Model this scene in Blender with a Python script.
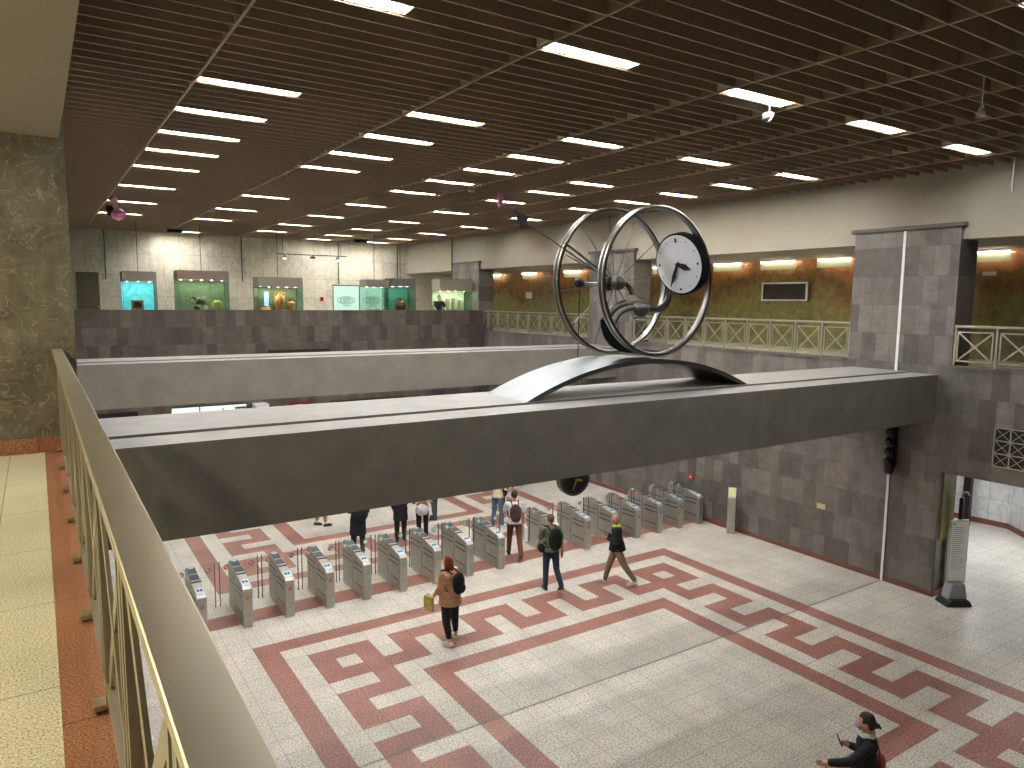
import bpy, bmesh, math, random
from mathutils import Vector, Matrix
random.seed(7)
D = bpy.data
SC = bpy.context.scene
COL = SC.collection
for o in list(D.objects):
    D.objects.remove(o, do_unlink=True)

# ------------------------------------------------------------------ camera
EYE = Vector((0, 0, 6.6))
YAW, PITCH, ROLL, FPX = math.radians(33.2348), math.radians(-6.5037), math.radians(0.5666), 724.787
fwd = Vector((math.sin(YAW)*math.cos(PITCH), math.cos(YAW)*math.cos(PITCH), math.sin(PITCH)))
rgt = Vector((math.cos(YAW), -math.sin(YAW), 0))
upv = rgt.cross(fwd)
cr, sr = math.cos(ROLL), math.sin(ROLL)
R_ = rgt*cr + upv*sr
U_ = upv*cr - rgt*sr
cd = D.cameras.new('camera')
cam = D.objects.new('camera', cd)
COL.objects.link(cam)
cam.matrix_world = Matrix(((R_.x, U_.x, -fwd.x, EYE.x), (R_.y, U_.y, -fwd.y, EYE.y), (R_.z, U_.z, -fwd.z, EYE.z), (0, 0, 0, 1)))
cd.sensor_width = 36
cd.lens = FPX/1024*36
cd.clip_start = 0.05
cd.clip_end = 200
SC.camera = cam

def at(px, py, Y):
    """the point on the vertical plane y=Y seen at a pixel of the photograph"""
    d = R_*((px-512)/FPX) - U_*((py-384)/FPX) + fwd
    return EYE + d*(Y/d.y)

# ------------------------------------------------------------------ world, exposure
W = D.worlds.new('world')
SC.world = W
W.use_nodes = True
W.node_tree.nodes['Background'].inputs[0].default_value = (1.0, .93, .82, 1)
W.node_tree.nodes['Background'].inputs[1].default_value = 0.12
SC.view_settings.view_transform = 'Standard'
SC.view_settings.look = 'None'
SC.view_settings.exposure = 1.73
SC.view_settings.gamma = 1
SC.view_settings.use_curve_mapping = False
TUBE_POWER = 41.0

# ------------------------------------------------------------------ material helpers
def new_mat(name):
    m = D.materials.new(name)
    m.use_nodes = True
    nt = m.node_tree
    b = nt.nodes['Principled BSDF']
    return m, nt, b
def rgb(h):
    """sRGB 0-255 triple to linear"""
    return tuple(((c/255)/12.92 if c/255 <= .04045 else ((c/255+.055)/1.055)**2.4) for c in h) + (1,)
def plain(name, col, rough=.6, metal=0, spec=.5, emit=None, strength=0, noise=0.0, nscale=8, alpha=None):
    m, nt, b = new_mat(name)
    c = rgb(col)
    b.inputs['Base Color'].default_value = c
    b.inputs['Roughness'].default_value = rough
    b.inputs['Metallic'].default_value = metal
    b.inputs['Specular IOR Level'].default_value = spec
    if noise:
        tc = nt.nodes.new('ShaderNodeTexCoord')
        n = nt.nodes.new('ShaderNodeTexNoise'); n.inputs['Scale'].default_value = nscale; n.inputs['Detail'].default_value = 5
        r = nt.nodes.new('ShaderNodeValToRGB')
        r.color_ramp.elements[0].position = .3; r.color_ramp.elements[1].position = .7
        r.color_ramp.elements[0].color = tuple(x*(1-noise) for x in c[:3])+(1,)
        r.color_ramp.elements[1].color = tuple(min(1, x*(1+noise)) for x in c[:3])+(1,)
        nt.links.new(tc.outputs['Object'], n.inputs['Vector'])
        nt.links.new(n.outputs['Fac'], r.inputs['Fac'])
        nt.links.new(r.outputs['Color'], b.inputs['Base Color'])
    if emit:
        b.inputs['Emission Color'].default_value = rgb(emit)
        b.inputs['Emission Strength'].default_value = strength
    return m
def speckle(name, c1, c2, c3, scale=90, joints=None, jcol=(120, 112, 100), rough=.28, jw=.012, coarse=.12, axes='xy'):
    """granite: three-tone crystals, with optional square tile joints"""
    m, nt, b = new_mat(name)
    N, L = nt.nodes, nt.links
    g = N.new('ShaderNodeNewGeometry')
    v = N.new('ShaderNodeTexNoise'); v.inputs['Scale'].default_value = scale; v.inputs['Detail'].default_value = 3; v.inputs['Roughness'].default_value = .7
    L.new(g.outputs['Position'], v.inputs['Vector'])
    r = N.new('ShaderNodeValToRGB')
    e = r.color_ramp.elements
    e[0].position = .38; e[0].color = rgb(c3)
    e[1].position = .66; e[1].color = rgb(c2)
    k = e.new(.5); k.color = rgb(c1)
    L.new(v.outputs['Fac'], r.inputs['Fac'])
    out = r.outputs['Color']
    # slow variation from tile to tile
    big = N.new('ShaderNodeTexNoise'); big.inputs['Scale'].default_value = 1.3; big.inputs['Detail'].default_value = 2
    L.new(g.outputs['Position'], big.inputs['Vector'])
    mr = N.new('ShaderNodeMapRange'); mr.inputs['From Min'].default_value = .3; mr.inputs['From Max'].default_value = .7
    mr.inputs['To Min'].default_value = 1-coarse; mr.inputs['To Max'].default_value = 1+coarse
    L.new(big.outputs['Fac'], mr.inputs['Value'])
    mx = N.new('ShaderNodeVectorMath'); mx.operation = 'SCALE'
    L.new(out, mx.inputs[0]); L.new(mr.outputs['Result'], mx.inputs['Scale'])
    out = mx.outputs[0]
    if joints:
        ox, oy, sx, sy = joints
        sep = N.new('ShaderNodeSeparateXYZ'); L.new(g.outputs['Position'], sep.inputs[0])
        masks = []
        for comp, o_, s_ in ((axes[0].upper(), ox, sx), (axes[1].upper(), oy, sy)):
            a = N.new('ShaderNodeMath'); a.operation = 'SUBTRACT'; L.new(sep.outputs[comp], a.inputs[0]); a.inputs[1].default_value = o_ - 50*s_
            p = N.new('ShaderNodeMath'); p.operation = 'MODULO'; L.new(a.outputs[0], p.inputs[0]); p.inputs[1].default_value = s_
            q = N.new('ShaderNodeMath'); q.operation = 'LESS_THAN'; L.new(p.outputs[0], q.inputs[0]); q.inputs[1].default_value = jw
            masks.append(q)
        mm = N.new('ShaderNodeMath'); mm.operation = 'MAXIMUM'; L.new(masks[0].outputs[0], mm.inputs[0]); L.new(masks[1].outputs[0], mm.inputs[1])
        mix = N.new('ShaderNodeMix'); mix.data_type = 'RGBA'
        L.new(mm.outputs[0], mix.inputs[0]); L.new(out, mix.inputs[6]); mix.inputs[7].default_value = rgb(jcol)
        out = mix.outputs[2]
    L.new(out, b.inputs['Base Color'])
    b.inputs['Roughness'].default_value = rough
    return m
def cladding(name, cols, plane='yz', bw=.42, bh=.62, rough=.45, mortar=(70, 62, 58), vein=0.0, veincol=(200, 200, 195), offset=.5, mot=.25, msize=.006):
    """stone blocks with a tone of their own each"""
    m, nt, b = new_mat(name)
    N, L = nt.nodes, nt.links
    g = N.new('ShaderNodeNewGeometry')
    sep = N.new('ShaderNodeSeparateXYZ'); L.new(g.outputs['Position'], sep.inputs[0])
    cmb = N.new('ShaderNodeCombineXYZ')
    L.new(sep.outputs['Y' if plane[0] == 'y' else 'X'], cmb.inputs[0]); L.new(sep.outputs['Z'], cmb.inputs[1])
    br = N.new('ShaderNodeTexBrick')
    L.new(cmb.outputs[0], br.inputs['Vector'])
    br.offset = offset; br.squash = 1
    br.inputs['Scale'].default_value = 1
    br.inputs['Brick Width'].default_value = bw; br.inputs['Row Height'].default_value = bh
    br.inputs['Mortar Size'].default_value = msize; br.inputs['Mortar Smooth'].default_value = .1
    br.inputs['Color1'].default_value = rgb(cols[0]); br.inputs['Color2'].default_value = rgb(cols[1]); br.inputs['Mortar'].default_value = rgb(mortar)
    n = N.new('ShaderNodeTexNoise'); n.inputs['Scale'].default_value = 3.0; n.inputs['Detail'].default_value = 10; n.inputs['Roughness'].default_value = .75
    L.new(g.outputs['Position'], n.inputs['Vector'])
    mr = N.new('ShaderNodeMapRange'); mr.inputs['From Min'].default_value = .3; mr.inputs['From Max'].default_value = .7
    mr.inputs['To Min'].default_value = 1-mot; mr.inputs['To Max'].default_value = 1+mot
    L.new(n.outputs['Fac'], mr.inputs['Value'])
    sc = N.new('ShaderNodeVectorMath'); sc.operation = 'SCALE'
    L.new(br.outputs['Color'], sc.inputs[0]); L.new(mr.outputs['Result'], sc.inputs['Scale'])
    out = sc.outputs[0]
    if vein:
        w = N.new('ShaderNodeTexNoise'); w.inputs['Scale'].default_value = 1.6; w.inputs['Detail'].default_value = 6; w.inputs['Distortion'].default_value = 1.5
        mp = N.new('ShaderNodeMapping'); mp.inputs['Rotation'].default_value = (.6, .5, .7); mp.inputs['Scale'].default_value = (2.6, .8, 1)
        L.new(g.outputs['Position'], mp.inputs['Vector']); L.new(mp.outputs[0], w.inputs['Vector'])
        rp = N.new('ShaderNodeValToRGB'); e = rp.color_ramp.elements
        e[0].position = .46; e[0].color = (0, 0, 0, 1); e[1].position = .54; e[1].color = (0, 0, 0, 1)
        k = e.new(.5); k.color = (vein, vein, vein, 1)
        L.new(w.outputs['Fac'], rp.inputs['Fac'])
        mix = N.new('ShaderNodeMix'); mix.data_type = 'RGBA'
        L.new(rp.outputs['Color'], mix.inputs[0]); L.new(out, mix.inputs[6]); mix.inputs[7].default_value = rgb(veincol)
        out = mix.outputs[2]
    L.new(out, b.inputs['Base Color'])
    b.inputs['Roughness'].default_value = rough
    return m
def glass(name, tint=(225, 240, 235), fac=.10):
    m = D.materials.new(name); m.use_nodes = True
    nt = m.node_tree; N, L = nt.nodes, nt.links
    N.remove(N['Principled BSDF'])
    t = N.new('ShaderNodeBsdfTransparent'); t.inputs[0].default_value = rgb(tint)
    gl = N.new('ShaderNodeBsdfGlossy'); gl.inputs['Roughness'].default_value = .03
    mx = N.new('ShaderNodeMixShader'); mx.inputs[0].default_value = fac
    L.new(t.outputs[0], mx.inputs[1]); L.new(gl.outputs[0], mx.inputs[2]); L.new(mx.outputs[0], N['Material Output'].inputs[0])
    return m
def lamp(name, col, s):
    m = D.materials.new(name); m.use_nodes = True
    nt = m.node_tree; nt.nodes.remove(nt.nodes['Principled BSDF'])
    e = nt.nodes.new('ShaderNodeEmission'); e.inputs[0].default_value = rgb(col); e.inputs[1].default_value = s
    nt.links.new(e.outputs[0], nt.nodes['Material Output'].inputs[0])
    return m

M = {}
JT = (3.09, 13.62, .4, .4)
M['floor_light'] = speckle('light_granite', (214, 206, 194), (238, 232, 222), (150, 140, 128), 34, JT, (168, 160, 148), .42)
M['floor_red'] = speckle('red_granite', (160, 108, 96), (190, 140, 126), (112, 70, 60), 34, JT, (130, 90, 80), .42)
M['joint_line'] = plain('expansion_joint', (120, 116, 110), .5)
M['balcony_floor'] = speckle('balcony_granite', (206, 200, 180), (232, 228, 212), (130, 122, 100), 120, (-.87, .37, .6, .9), (110, 100, 80), .3, .006)
M['balcony_border'] = speckle('balcony_border_granite', (150, 100, 76), (188, 134, 106), (84, 54, 42), 120, (10, .37, 3, 1.2), (80, 50, 40), .3, .006)
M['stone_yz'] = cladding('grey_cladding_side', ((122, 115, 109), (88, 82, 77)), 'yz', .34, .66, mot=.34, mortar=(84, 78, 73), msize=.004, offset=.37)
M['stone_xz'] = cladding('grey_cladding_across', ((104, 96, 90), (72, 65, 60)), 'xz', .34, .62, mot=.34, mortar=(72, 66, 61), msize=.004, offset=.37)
M['stone_return'] = plain('polished_dark_stone', (84, 78, 72), .12, noise=.3, nscale=3)
M['marble_back'] = cladding('pale_marble_cladding', ((190, 184, 170), (172, 166, 152)), 'xz', .62, .95, .3, (120, 112, 100), .7, (212, 206, 190), 0, .12)
M['marble_far'] = cladding('white_marble_cladding', ((214, 212, 208), (198, 196, 194)), 'yz', .5, .8, .3, (130, 128, 126), .55, (168, 168, 172), 0, .12)
M['plaster'] = plain('beige_plaster', (161, 154, 140), .8, noise=.04, nscale=1.2)
M['slat'] = plain('brown_slats', (160, 142, 120), .5)
M['slab'] = plain('dark_void', (98, 87, 75), .9)
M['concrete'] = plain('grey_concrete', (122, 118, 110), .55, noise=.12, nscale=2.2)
M['concrete_top'] = plain('pale_concrete_top', (150, 146, 144), .45, noise=.10, nscale=3)  # beam tops in a paler grey than the sides
M['groove'] = plain('dark_groove', (70, 66, 62), .8)
M['steel'] = plain('brushed_steel', (190, 184, 168), .30, .8, noise=.08, nscale=5)
M['handrail'] = plain('handrail_steel', (214, 206, 190), .3, .85, noise=.06, nscale=4)
M['steel_pol'] = plain('bright_steel', (142, 146, 150), .42, 1.0, noise=.14, nscale=2)
M['gate_steel'] = plain('gate_steel', (178, 176, 168), .4, .7, noise=.1, nscale=6)
M['black'] = plain('black', (22, 21, 22), .5)
M['black_metal'] = plain('black_metal', (34, 30, 28), .35, .3)
M['matte_black'] = plain('matte_black', (20, 19, 19), .95, spec=.1)
M['white'] = plain('white', (235, 235, 232), .5)
M['sticker_red'] = plain('sticker_red', (190, 40, 45), .5)
M['sticker_green'] = plain('sticker_green', (70, 170, 110), .5)
M['reader'] = plain('reader_pad', (200, 215, 228), .25)
M['grey_grid'] = plain('dark_grey_top', (70, 74, 76), .4)
M['glass'] = glass('flap_glass', (250, 252, 251), .045)
M['glass_green'] = glass('showcase_glass', (222, 236, 230), .05)
M['tube'] = lamp('fluorescent_tube', (244, 248, 255), TUBE_POWER)
M['trough'] = plain('cream_trough', (235, 222, 180), .4)
M['skirt'] = speckle('red_skirting', (122, 74, 62), (146, 92, 78), (86, 50, 42), 60, None)

# granite pillar with pale veins
def veined(name, base, dark, pale):
    m, nt, b = new_mat(name); N, L = nt.nodes, nt.links
    g = N.new('ShaderNodeNewGeometry')
    n1 = N.new('ShaderNodeTexNoise'); n1.inputs['Scale'].default_value = 2.2; n1.inputs['Detail'].default_value = 10; n1.inputs['Roughness'].default_value = .72; n1.inputs['Distortion'].default_value = .6
    L.new(g.outputs['Position'], n1.inputs['Vector'])
    r1 = N.new('ShaderNodeValToRGB'); e = r1.color_ramp.elements
    e[0].position = .33; e[0].color = rgb(dark); e[1].position = .62; e[1].color = rgb(base)
    k = e.new(.74); k.color = rgb(pale)
    L.new(n1.outputs['Fac'], r1.inputs['Fac'])
    n2 = N.new('ShaderNodeTexNoise'); n2.inputs['Scale'].default_value = 3.5; n2.inputs['Detail'].default_value = 6; n2.inputs['Distortion'].default_value = 2
    L.new(g.outputs['Position'], n2.inputs['Vector'])
    r2 = N.new('ShaderNodeValToRGB'); e = r2.color_ramp.elements
    e[0].position = .488; e[0].color = (0, 0, 0, 1); e[1].position = .512; e[1].color = (0, 0, 0, 1)
    k = e.new(.5); k.color = (.5, .5, .5, 1)
    L.new(n2.outputs['Fac'], r2.inputs['Fac'])
    mix = N.new('ShaderNodeMix'); mix.data_type = 'RGBA'
    L.new(r2.outputs['Color'], mix.inputs[0]); L.new(r1.outputs['Color'], mix.inputs[6]); mix.inputs[7].default_value = rgb(pale)
    L.new(mix.outputs[2], b.inputs['Base Color']); b.inputs['Roughness'].default_value = .22
    return m
M['pillar'] = veined('veined_dark_granite', (122, 118, 104), (80, 76, 66), (184, 180, 164))

# earth layers behind the gallery: orange on top, olive below, blotchy
def earth():
    m, nt, b = new_mat('earth_layers'); N, L = nt.nodes, nt.links
    g = N.new('ShaderNodeNewGeometry'); sep = N.new('ShaderNodeSeparateXYZ'); L.new(g.outputs['Position'], sep.inputs[0])
    n = N.new('ShaderNodeTexNoise'); n.inputs['Scale'].default_value = .55; n.inputs['Detail'].default_value = 6
    L.new(g.outputs['Position'], n.inputs['Vector'])
    a = N.new('ShaderNodeMath'); a.operation = 'MULTIPLY_ADD'; L.new(n.outputs['Fac'], a.inputs[0]); a.inputs[1].default_value = 4.2; L.new(sep.outputs['Z'], a.inputs[2])
    mr = N.new('ShaderNodeMapRange'); mr.inputs['From Min'].default_value = 7.0; mr.inputs['From Max'].default_value = 10.6; L.new(a.outputs[0], mr.inputs['Value'])
    r = N.new('ShaderNodeValToRGB'); e = r.color_ramp.elements
    e[0].position = 0; e[0].color = rgb((150, 146, 104)); e[1].position = 1; e[1].color = rgb((190, 118, 74))
    for p_, c_ in ((.34, (158, 148, 92)), (.46, (168, 138, 84)), (.62, (140, 104, 66)), (.8, (184, 124, 76))):
        k = e.new(p_); k.color = rgb(c_)
    L.new(mr.outputs[0], r.inputs['Fac'])
    n2 = N.new('ShaderNodeTexNoise'); n2.inputs['Scale'].default_value = 4; n2.inputs['Detail'].default_value = 9; n2.inputs['Roughness'].default_value = .7
    L.new(g.outputs['Position'], n2.inputs['Vector'])
    m2 = N.new('ShaderNodeMapRange'); m2.inputs['From Min'].default_value = .3; m2.inputs['From Max'].default_value = .7; m2.inputs['To Min'].default_value = .55; m2.inputs['To Max'].default_value = 1.45
    L.new(n2.outputs['Fac'], m2.inputs['Value'])
    sc = N.new('ShaderNodeVectorMath'); sc.operation = 'SCALE'; L.new(r.outputs['Color'], sc.inputs[0]); L.new(m2.outputs[0], sc.inputs['Scale'])
    L.new(sc.outputs[0], b.inputs['Base Color']); b.inputs['Roughness'].default_value = .6
    return m
M['earth'] = earth()
M['pane'] = glass('gallery_pane', (250, 250, 246), .015)

# ------------------------------------------------------------------ mesh helpers
class MB:
    def __init__(s):
        s.v = []; s.f = []; s.m = []; s.mats = []; s.smooth = []
    def mi(s, mat):
        if mat not in s.mats: s.mats.append(mat)
        return s.mats.index(mat)
    def add(s, vs, fs, mat, smooth=False):
        o = len(s.v); s.v += [tuple(v) for v in vs]; k = s.mi(mat)
        for f in fs:
            s.f.append(tuple(i+o for i in f)); s.m.append(k); s.smooth.append(smooth)
        return s
    def box(s, x0, y0, z0, x1, y1, z1, mat, top=None):
        vs = [(x0, y0, z0), (x1, y0, z0), (x1, y1, z0), (x0, y1, z0), (x0, y0, z1), (x1, y0, z1), (x1, y1, z1), (x0, y1, z1)]
        fs = [(3, 2, 1, 0), (0, 1, 5, 4), (1, 2, 6, 5), (2, 3, 7, 6), (3, 0, 4, 7)]
        s.add(vs, fs, mat)
        s.add(vs, [(4, 5, 6, 7)], top or mat)
        return s
    def obox(s, c, ax, ay, az, mat):
        c, ax, ay, az = map(Vector, (c, ax, ay, az))
        vs = [c+ax*i+ay*j+az*k for k in (-1, 1) for j, i in ((-1, -1), (-1, 1), (1, 1), (1, -1))]
        s.add(vs, [(3, 2, 1, 0), (4, 5, 6, 7), (0, 1, 5, 4), (1, 2, 6, 5), (2, 3, 7, 6), (3, 0, 4, 7)], mat)
        return s
    def bar(s, a, b, w, t, n, mat):
        """flat bar from a to b: width w in the plane square to n, thickness t along n"""
        a, b, n = Vector(a), Vector(b), Vector(n).normalized()
        d = (b-a); L = d.length; d.normalize(); side = d.cross(n).normalized()
        return s.obox((a+b)/2, d*L/2, side*w/2, n*t/2, mat)
    def tube(s, pts, rad, mat, n=10, closed=False, caps=True):
        pts = [Vector(p) for p in pts]
        if not hasattr(rad, '__len__'): rad = [rad]*len(pts)
        rings = []; prev = None
        N_ = len(pts)
        for i, p in enumerate(pts):
            if closed: t = pts[(i+1) % N_]-pts[i-1]
            else: t = pts[min(i+1, N_-1)]-pts[max(i-1, 0)]
            if t.length < 1e-9: t = Vector((0, 0, 1))
            t.normalize()
            if prev is None:
                a = Vector((0, 0, 1)) if abs(t.z) < .9 else Vector((1, 0, 0))
                u = t.cross(a).normalized()
            else:
                u = prev - t*prev.dot(t)
                u = u.normalized() if u.length > 1e-6 else t.orthogonal().normalized()
            prev = u; w = t.cross(u)
            rings.append([p+(u*math.cos(2*math.pi*k/n)+w*math.sin(2*math.pi*k/n))*rad[i] for k in range(n)])
        vs = [v for r in rings for v in r]; fs = []
        for i in range(N_ if closed else N_-1):
            j = (i+1) % N_
            for k in range(n):
                l = (k+1) % n
                fs.append((i*n+k, i*n+l, j*n+l, j*n+k))
        if caps and not closed:
            fs.append(tuple(range(n-1, -1, -1))); fs.append(tuple((N_-1)*n+k for k in range(n)))
        return s.add(vs, fs, mat, True)
    def lathe(s, prof, mat, c=(0, 0, 0), n=24, axis=(0, 0, 1), closed=False):
        """profile of (radius, height) pairs turned about axis through c"""
        c = Vector(c); ax = Vector(axis).normalized(); u = ax.orthogonal().normalized(); w = ax.cross(u)
        vs = []; fs = []
        for r, h in prof:
            vs += [c+ax*h+(u*math.cos(2*math.pi*k/n)+w*math.sin(2*math.pi*k/n))*max(r, 1e-4) for k in range(n)]
        P_ = len(prof)
        for i in range(P_ if closed else P_-1):
            j = (i+1) % P_
            for k in range(n):
                l = (k+1) % n
                fs.append((i*n+k, i*n+l, j*n+l, j*n+k))
        return s.add(vs, fs, mat, True)
    def ball(s, c, r, mat, n=14, R=None):
        c = Vector(c)
        if not hasattr(r, '__len__'): r = (r, r, r)
        vs = []; fs = []; h = n//2+1
        for i in range(h+1):
            th = math.pi*i/h
            for k in range(n):
                ph = 2*math.pi*k/n
                q = Vector((r[0]*math.sin(th)*math.cos(ph), r[1]*math.sin(th)*math.sin(ph), r[2]*math.cos(th)))
                if R is not None: q = R @ q
                vs.append(c+q)
        for i in range(h):
            for k in range(n):
                l = (k+1) % n
                fs.append((i*n+k, (i+1)*n+k, (i+1)*n+l, i*n+l))
        return s.add(vs, fs, mat, True)
    def prism(s, poly, z0, z1, mat, frame=None):
        """poly of 2-D points extruded; frame = (origin, u, v, w)"""
        o, u, v, w = frame or (Vector((0, 0, 0)), Vector((1, 0, 0)), Vector((0, 1, 0)), Vector((0, 0, 1)))
        o, u, v, w = map(Vector, (o, u, v, w)); n = len(poly)
        vs = [o+u*a+v*b+w*z for z in (z0, z1) for a, b in poly]
        fs = [tuple(range(n-1, -1, -1)), tuple(range(n, 2*n))]+[(k, (k+1) % n, n+(k+1) % n, n+k) for k in range(n)]
        return s.add(vs, fs, mat)
    def build(s, name, parent=None, bevel=0, loc=None, **tags):
        me = D.meshes.new(name); me.from_pydata(s.v, [], s.f)
        for m in s.mats: me.materials.append(m)
        me.polygons.foreach_set('material_index', s.m); me.polygons.foreach_set('use_smooth', s.smooth); me.update()
        bm = bmesh.new(); bm.from_mesh(me)
        bmesh.ops.remove_doubles(bm, verts=bm.verts, dist=1e-5); bmesh.ops.dissolve_degenerate(bm, dist=1e-6, edges=bm.edges)
        bmesh.ops.recalc_face_normals(bm, faces=bm.faces)
        for e in bm.edges:
            if len(e.link_faces) == 2 and e.calc_face_angle(0) > .55: e.smooth = False
        bm.to_mesh(me); bm.free()
        if loc is not None and parent is None:
            me.transform(Matrix.Translation(-Vector(loc)))
        o = D.objects.new(name, me); COL.objects.link(o)
        if loc is not None and parent is None: o.location = loc
        if parent is not None:
            me.transform(parent_inv(parent)); o.parent = parent
        if bevel:
            b = o.modifiers.new('bevel', 'BEVEL'); b.width = bevel; b.segments = 2; b.limit_method = 'ANGLE'
        for k, v in tags.items(): o[k] = v
        return o
def world_of(o):
    m = o.matrix_basis.copy() if o.parent is None else world_of(o.parent) @ o.matrix_basis
    return m
def parent_inv(p):
    # meshes of parts are written in the thing's own local frame: parents are placed before or after freely
    return Matrix.Identity(4)
def thing(name, label, cat, loc=(0, 0, 0), rz=0, group=None):
    o = D.objects.new(name, None); COL.objects.link(o)
    o.location = loc; o.rotation_euler = (0, 0, rz); o.empty_display_size = .2
    tag(o, label, cat, group)
    return o
def tag(o, label, cat, group=None):
    o['label'] = label; o['category'] = cat
    if group: o['group'] = group
    return o
def struct(name, mb, **k):
    return mb.build(name, kind='structure', **k)
def dup(root, loc=None, rz=None, label=None):
    r = root.copy(); COL.objects.link(r)
    if loc is not None: r.location = loc
    if rz is not None: r.rotation_euler = (0, 0, rz)
    if label: r['label'] = label
    for ch in list(root.children):
        c = ch.copy(); COL.objects.link(c); c.parent = r
        for g in list(ch.children):
            d = g.copy(); COL.objects.link(d); d.parent = c
    return r
ORD = ['first', 'second', 'third', 'fourth', 'fifth', 'sixth', 'seventh', 'eighth', 'ninth', 'tenth', 'eleventh', 'twelfth', 'thirteenth', 'fourteenth', 'fifteenth', 'sixteenth', 'seventeenth']

# ================================================================== FLOOR with meander pattern
XW, YS = 16.75, 27.9          # right wall plane, far lower wall plane
U4 = .4
def meander(i, j):
    """27 x 27 cells: red or not"""
    if not (0 <= i < 27 and 0 <= j < 27): return False
    if min(i, j, 26-i, 26-j) == 0: return True
    if 6 <= i <= 20 and 6 <= j <= 20:
        return min(i-6, j-6, 20-i, 20-j) == 0
    def ring(a, b): return not (a == 1 and b == 1)
    for ci in (2, 22):
        for cj in (2, 22):
            if ci <= i <= ci+2 and cj <= j <= cj+2: return ring(i-ci, j-cj)
    def run(t, d):      # t along (5..21), d depth 0..2 outward to inward
        if t % 2 == 0: return True
        return d == 2 if t % 4 == 1 else d == 0
    if 5 <= j <= 21:
        if 2 <= i <= 4: return run(j, i-2)
        if 22 <= i <= 24: return run(j, 24-i)
    if 5 <= i <= 21:
        if 2 <= j <= 4: return run(i, j-2)
        if 22 <= j <= 24: return run(i, 24-j)
    return False
X0F, Y0F, Y1F = 3.09, 13.62, 16.62
xs = [X0F+U4*k for k in range(-22, 62)]
ys = [Y0F+U4*k for k in range(-44, 1)] + [14.02, 14.42, 14.80, 15.40, 15.81, 16.22] + [Y1F+U4*k for k in range(0, 30)]
fl = MB()
L_, R2 = M['floor_light'], M['floor_red']
vs = [(x, y, 0) for y in ys for x in xs]
nx = len(xs); fa = []; fb = []
for b in range(len(ys)-1):
    for a in range(nx-1):
        cx, cy = (xs[a]+xs[a+1])/2, (ys[b]+ys[b+1])/2
        i = math.floor((cx-X0F)/U4)
        red = False
        if cy < Y0F: red = meander(i, math.floor((Y0F-cy)/U4))
        elif cy > Y1F: red = meander(i, math.floor((cy-Y1F)/U4))
        elif 14.80 < cy < 15.40 and cx > 2.1 and cx < XW+.1: red = True
        q = (b*nx+a, b*nx+a+1, (b+1)*nx+a+1, (b+1)*nx+a)
        (fb if red else fa).append(q)
fl.add(vs, fa, L_); fl.add(vs, fb, R2)
floor = struct('floor', fl)
fj = MB().box(.4, 9.185, .0005, XW, 9.205, .003, M['joint_line'])
struct('trim_1', fj)

# ================================================================== RIGHT SIDE
ST, SX = M['stone_yz'], M['stone_xz']
# lower wall, gallery floor slab and the pilasters
rw = MB()
rw.box(XW, 8.03, 0, XW+.75, 36.2, 5.24, ST)                 # solid lower wall
rw.box(XW, -4, 2.9, XW+.75, 8.03, 5.24, ST)                 # spandrel over the passage
struct('wall_right', rw)
rr = MB().box(XW+.02, 8.02, .13, XW+.74, 8.03, 2.89, M['stone_return'])
struct('trim_2', rr)
for k, (y0, y1) in enumerate(((7.98, 10.40), (18.2, 20.5), (28.35, 30.8))):
    p = MB().box(XW-.015, y0, 5.2, XW+.75, y1, 8.36, ST)
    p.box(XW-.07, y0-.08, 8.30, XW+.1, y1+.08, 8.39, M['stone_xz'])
    struct('pillar', p)
    c = MB().box(XW-.03, (y0+y1)/2-.03, (0 if k == 0 else 5.3), XW-.012, (y0+y1)/2+.03, 8.28, M['white'])
    if k == 0: struct('trim_3', c)
up = MB().box(XW+.08, -4, 8.03, XW+3.75, 36.2, 8.3, M['plaster'])
up.box(XW+.08, -4, 8.3, XW+.5, 36.2, 10.4, M['plaster'])
struct('wall_upper_right', up)
gf = MB().box(XW+.75, -4, 5.0, 20.9, 36.2, 5.22, M['balcony_floor'])
struct('floor_gallery', gf)
kb = MB().box(XW-.03, 10.4, 5.24, XW+.22, 18.2, 5.30, M['stone_yz'])
kb.box(XW-.03, 20.5, 5.24, XW+.22, 28.35, 5.30, M['stone_yz']); kb.box(XW-.03, -4, 5.24, XW+.22, 7.98, 5.30, M['stone_yz'])
struct('trim_4', kb)
me_ = MB().box(20.5, -4, 5.2, 20.9, 36.2, 8.1, M['earth'])
struct('wall_gallery', me_)
gp = MB()
for y in range(-4, 36, 3): gp.box(20.36, y+.01, 5.25, 20.37, y+2.99, 8.02, M['pane'])
struct('window_1', gp)
# red skirting
bs = MB().box(XW-.02, 8.0, 0, XW, 27.9, .13, M['skirt']); bs.box(XW-.02, 8.0, 0, XW+.75, 8.02, .13, M['skirt'])
struct('baseboard_right', bs)

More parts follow.
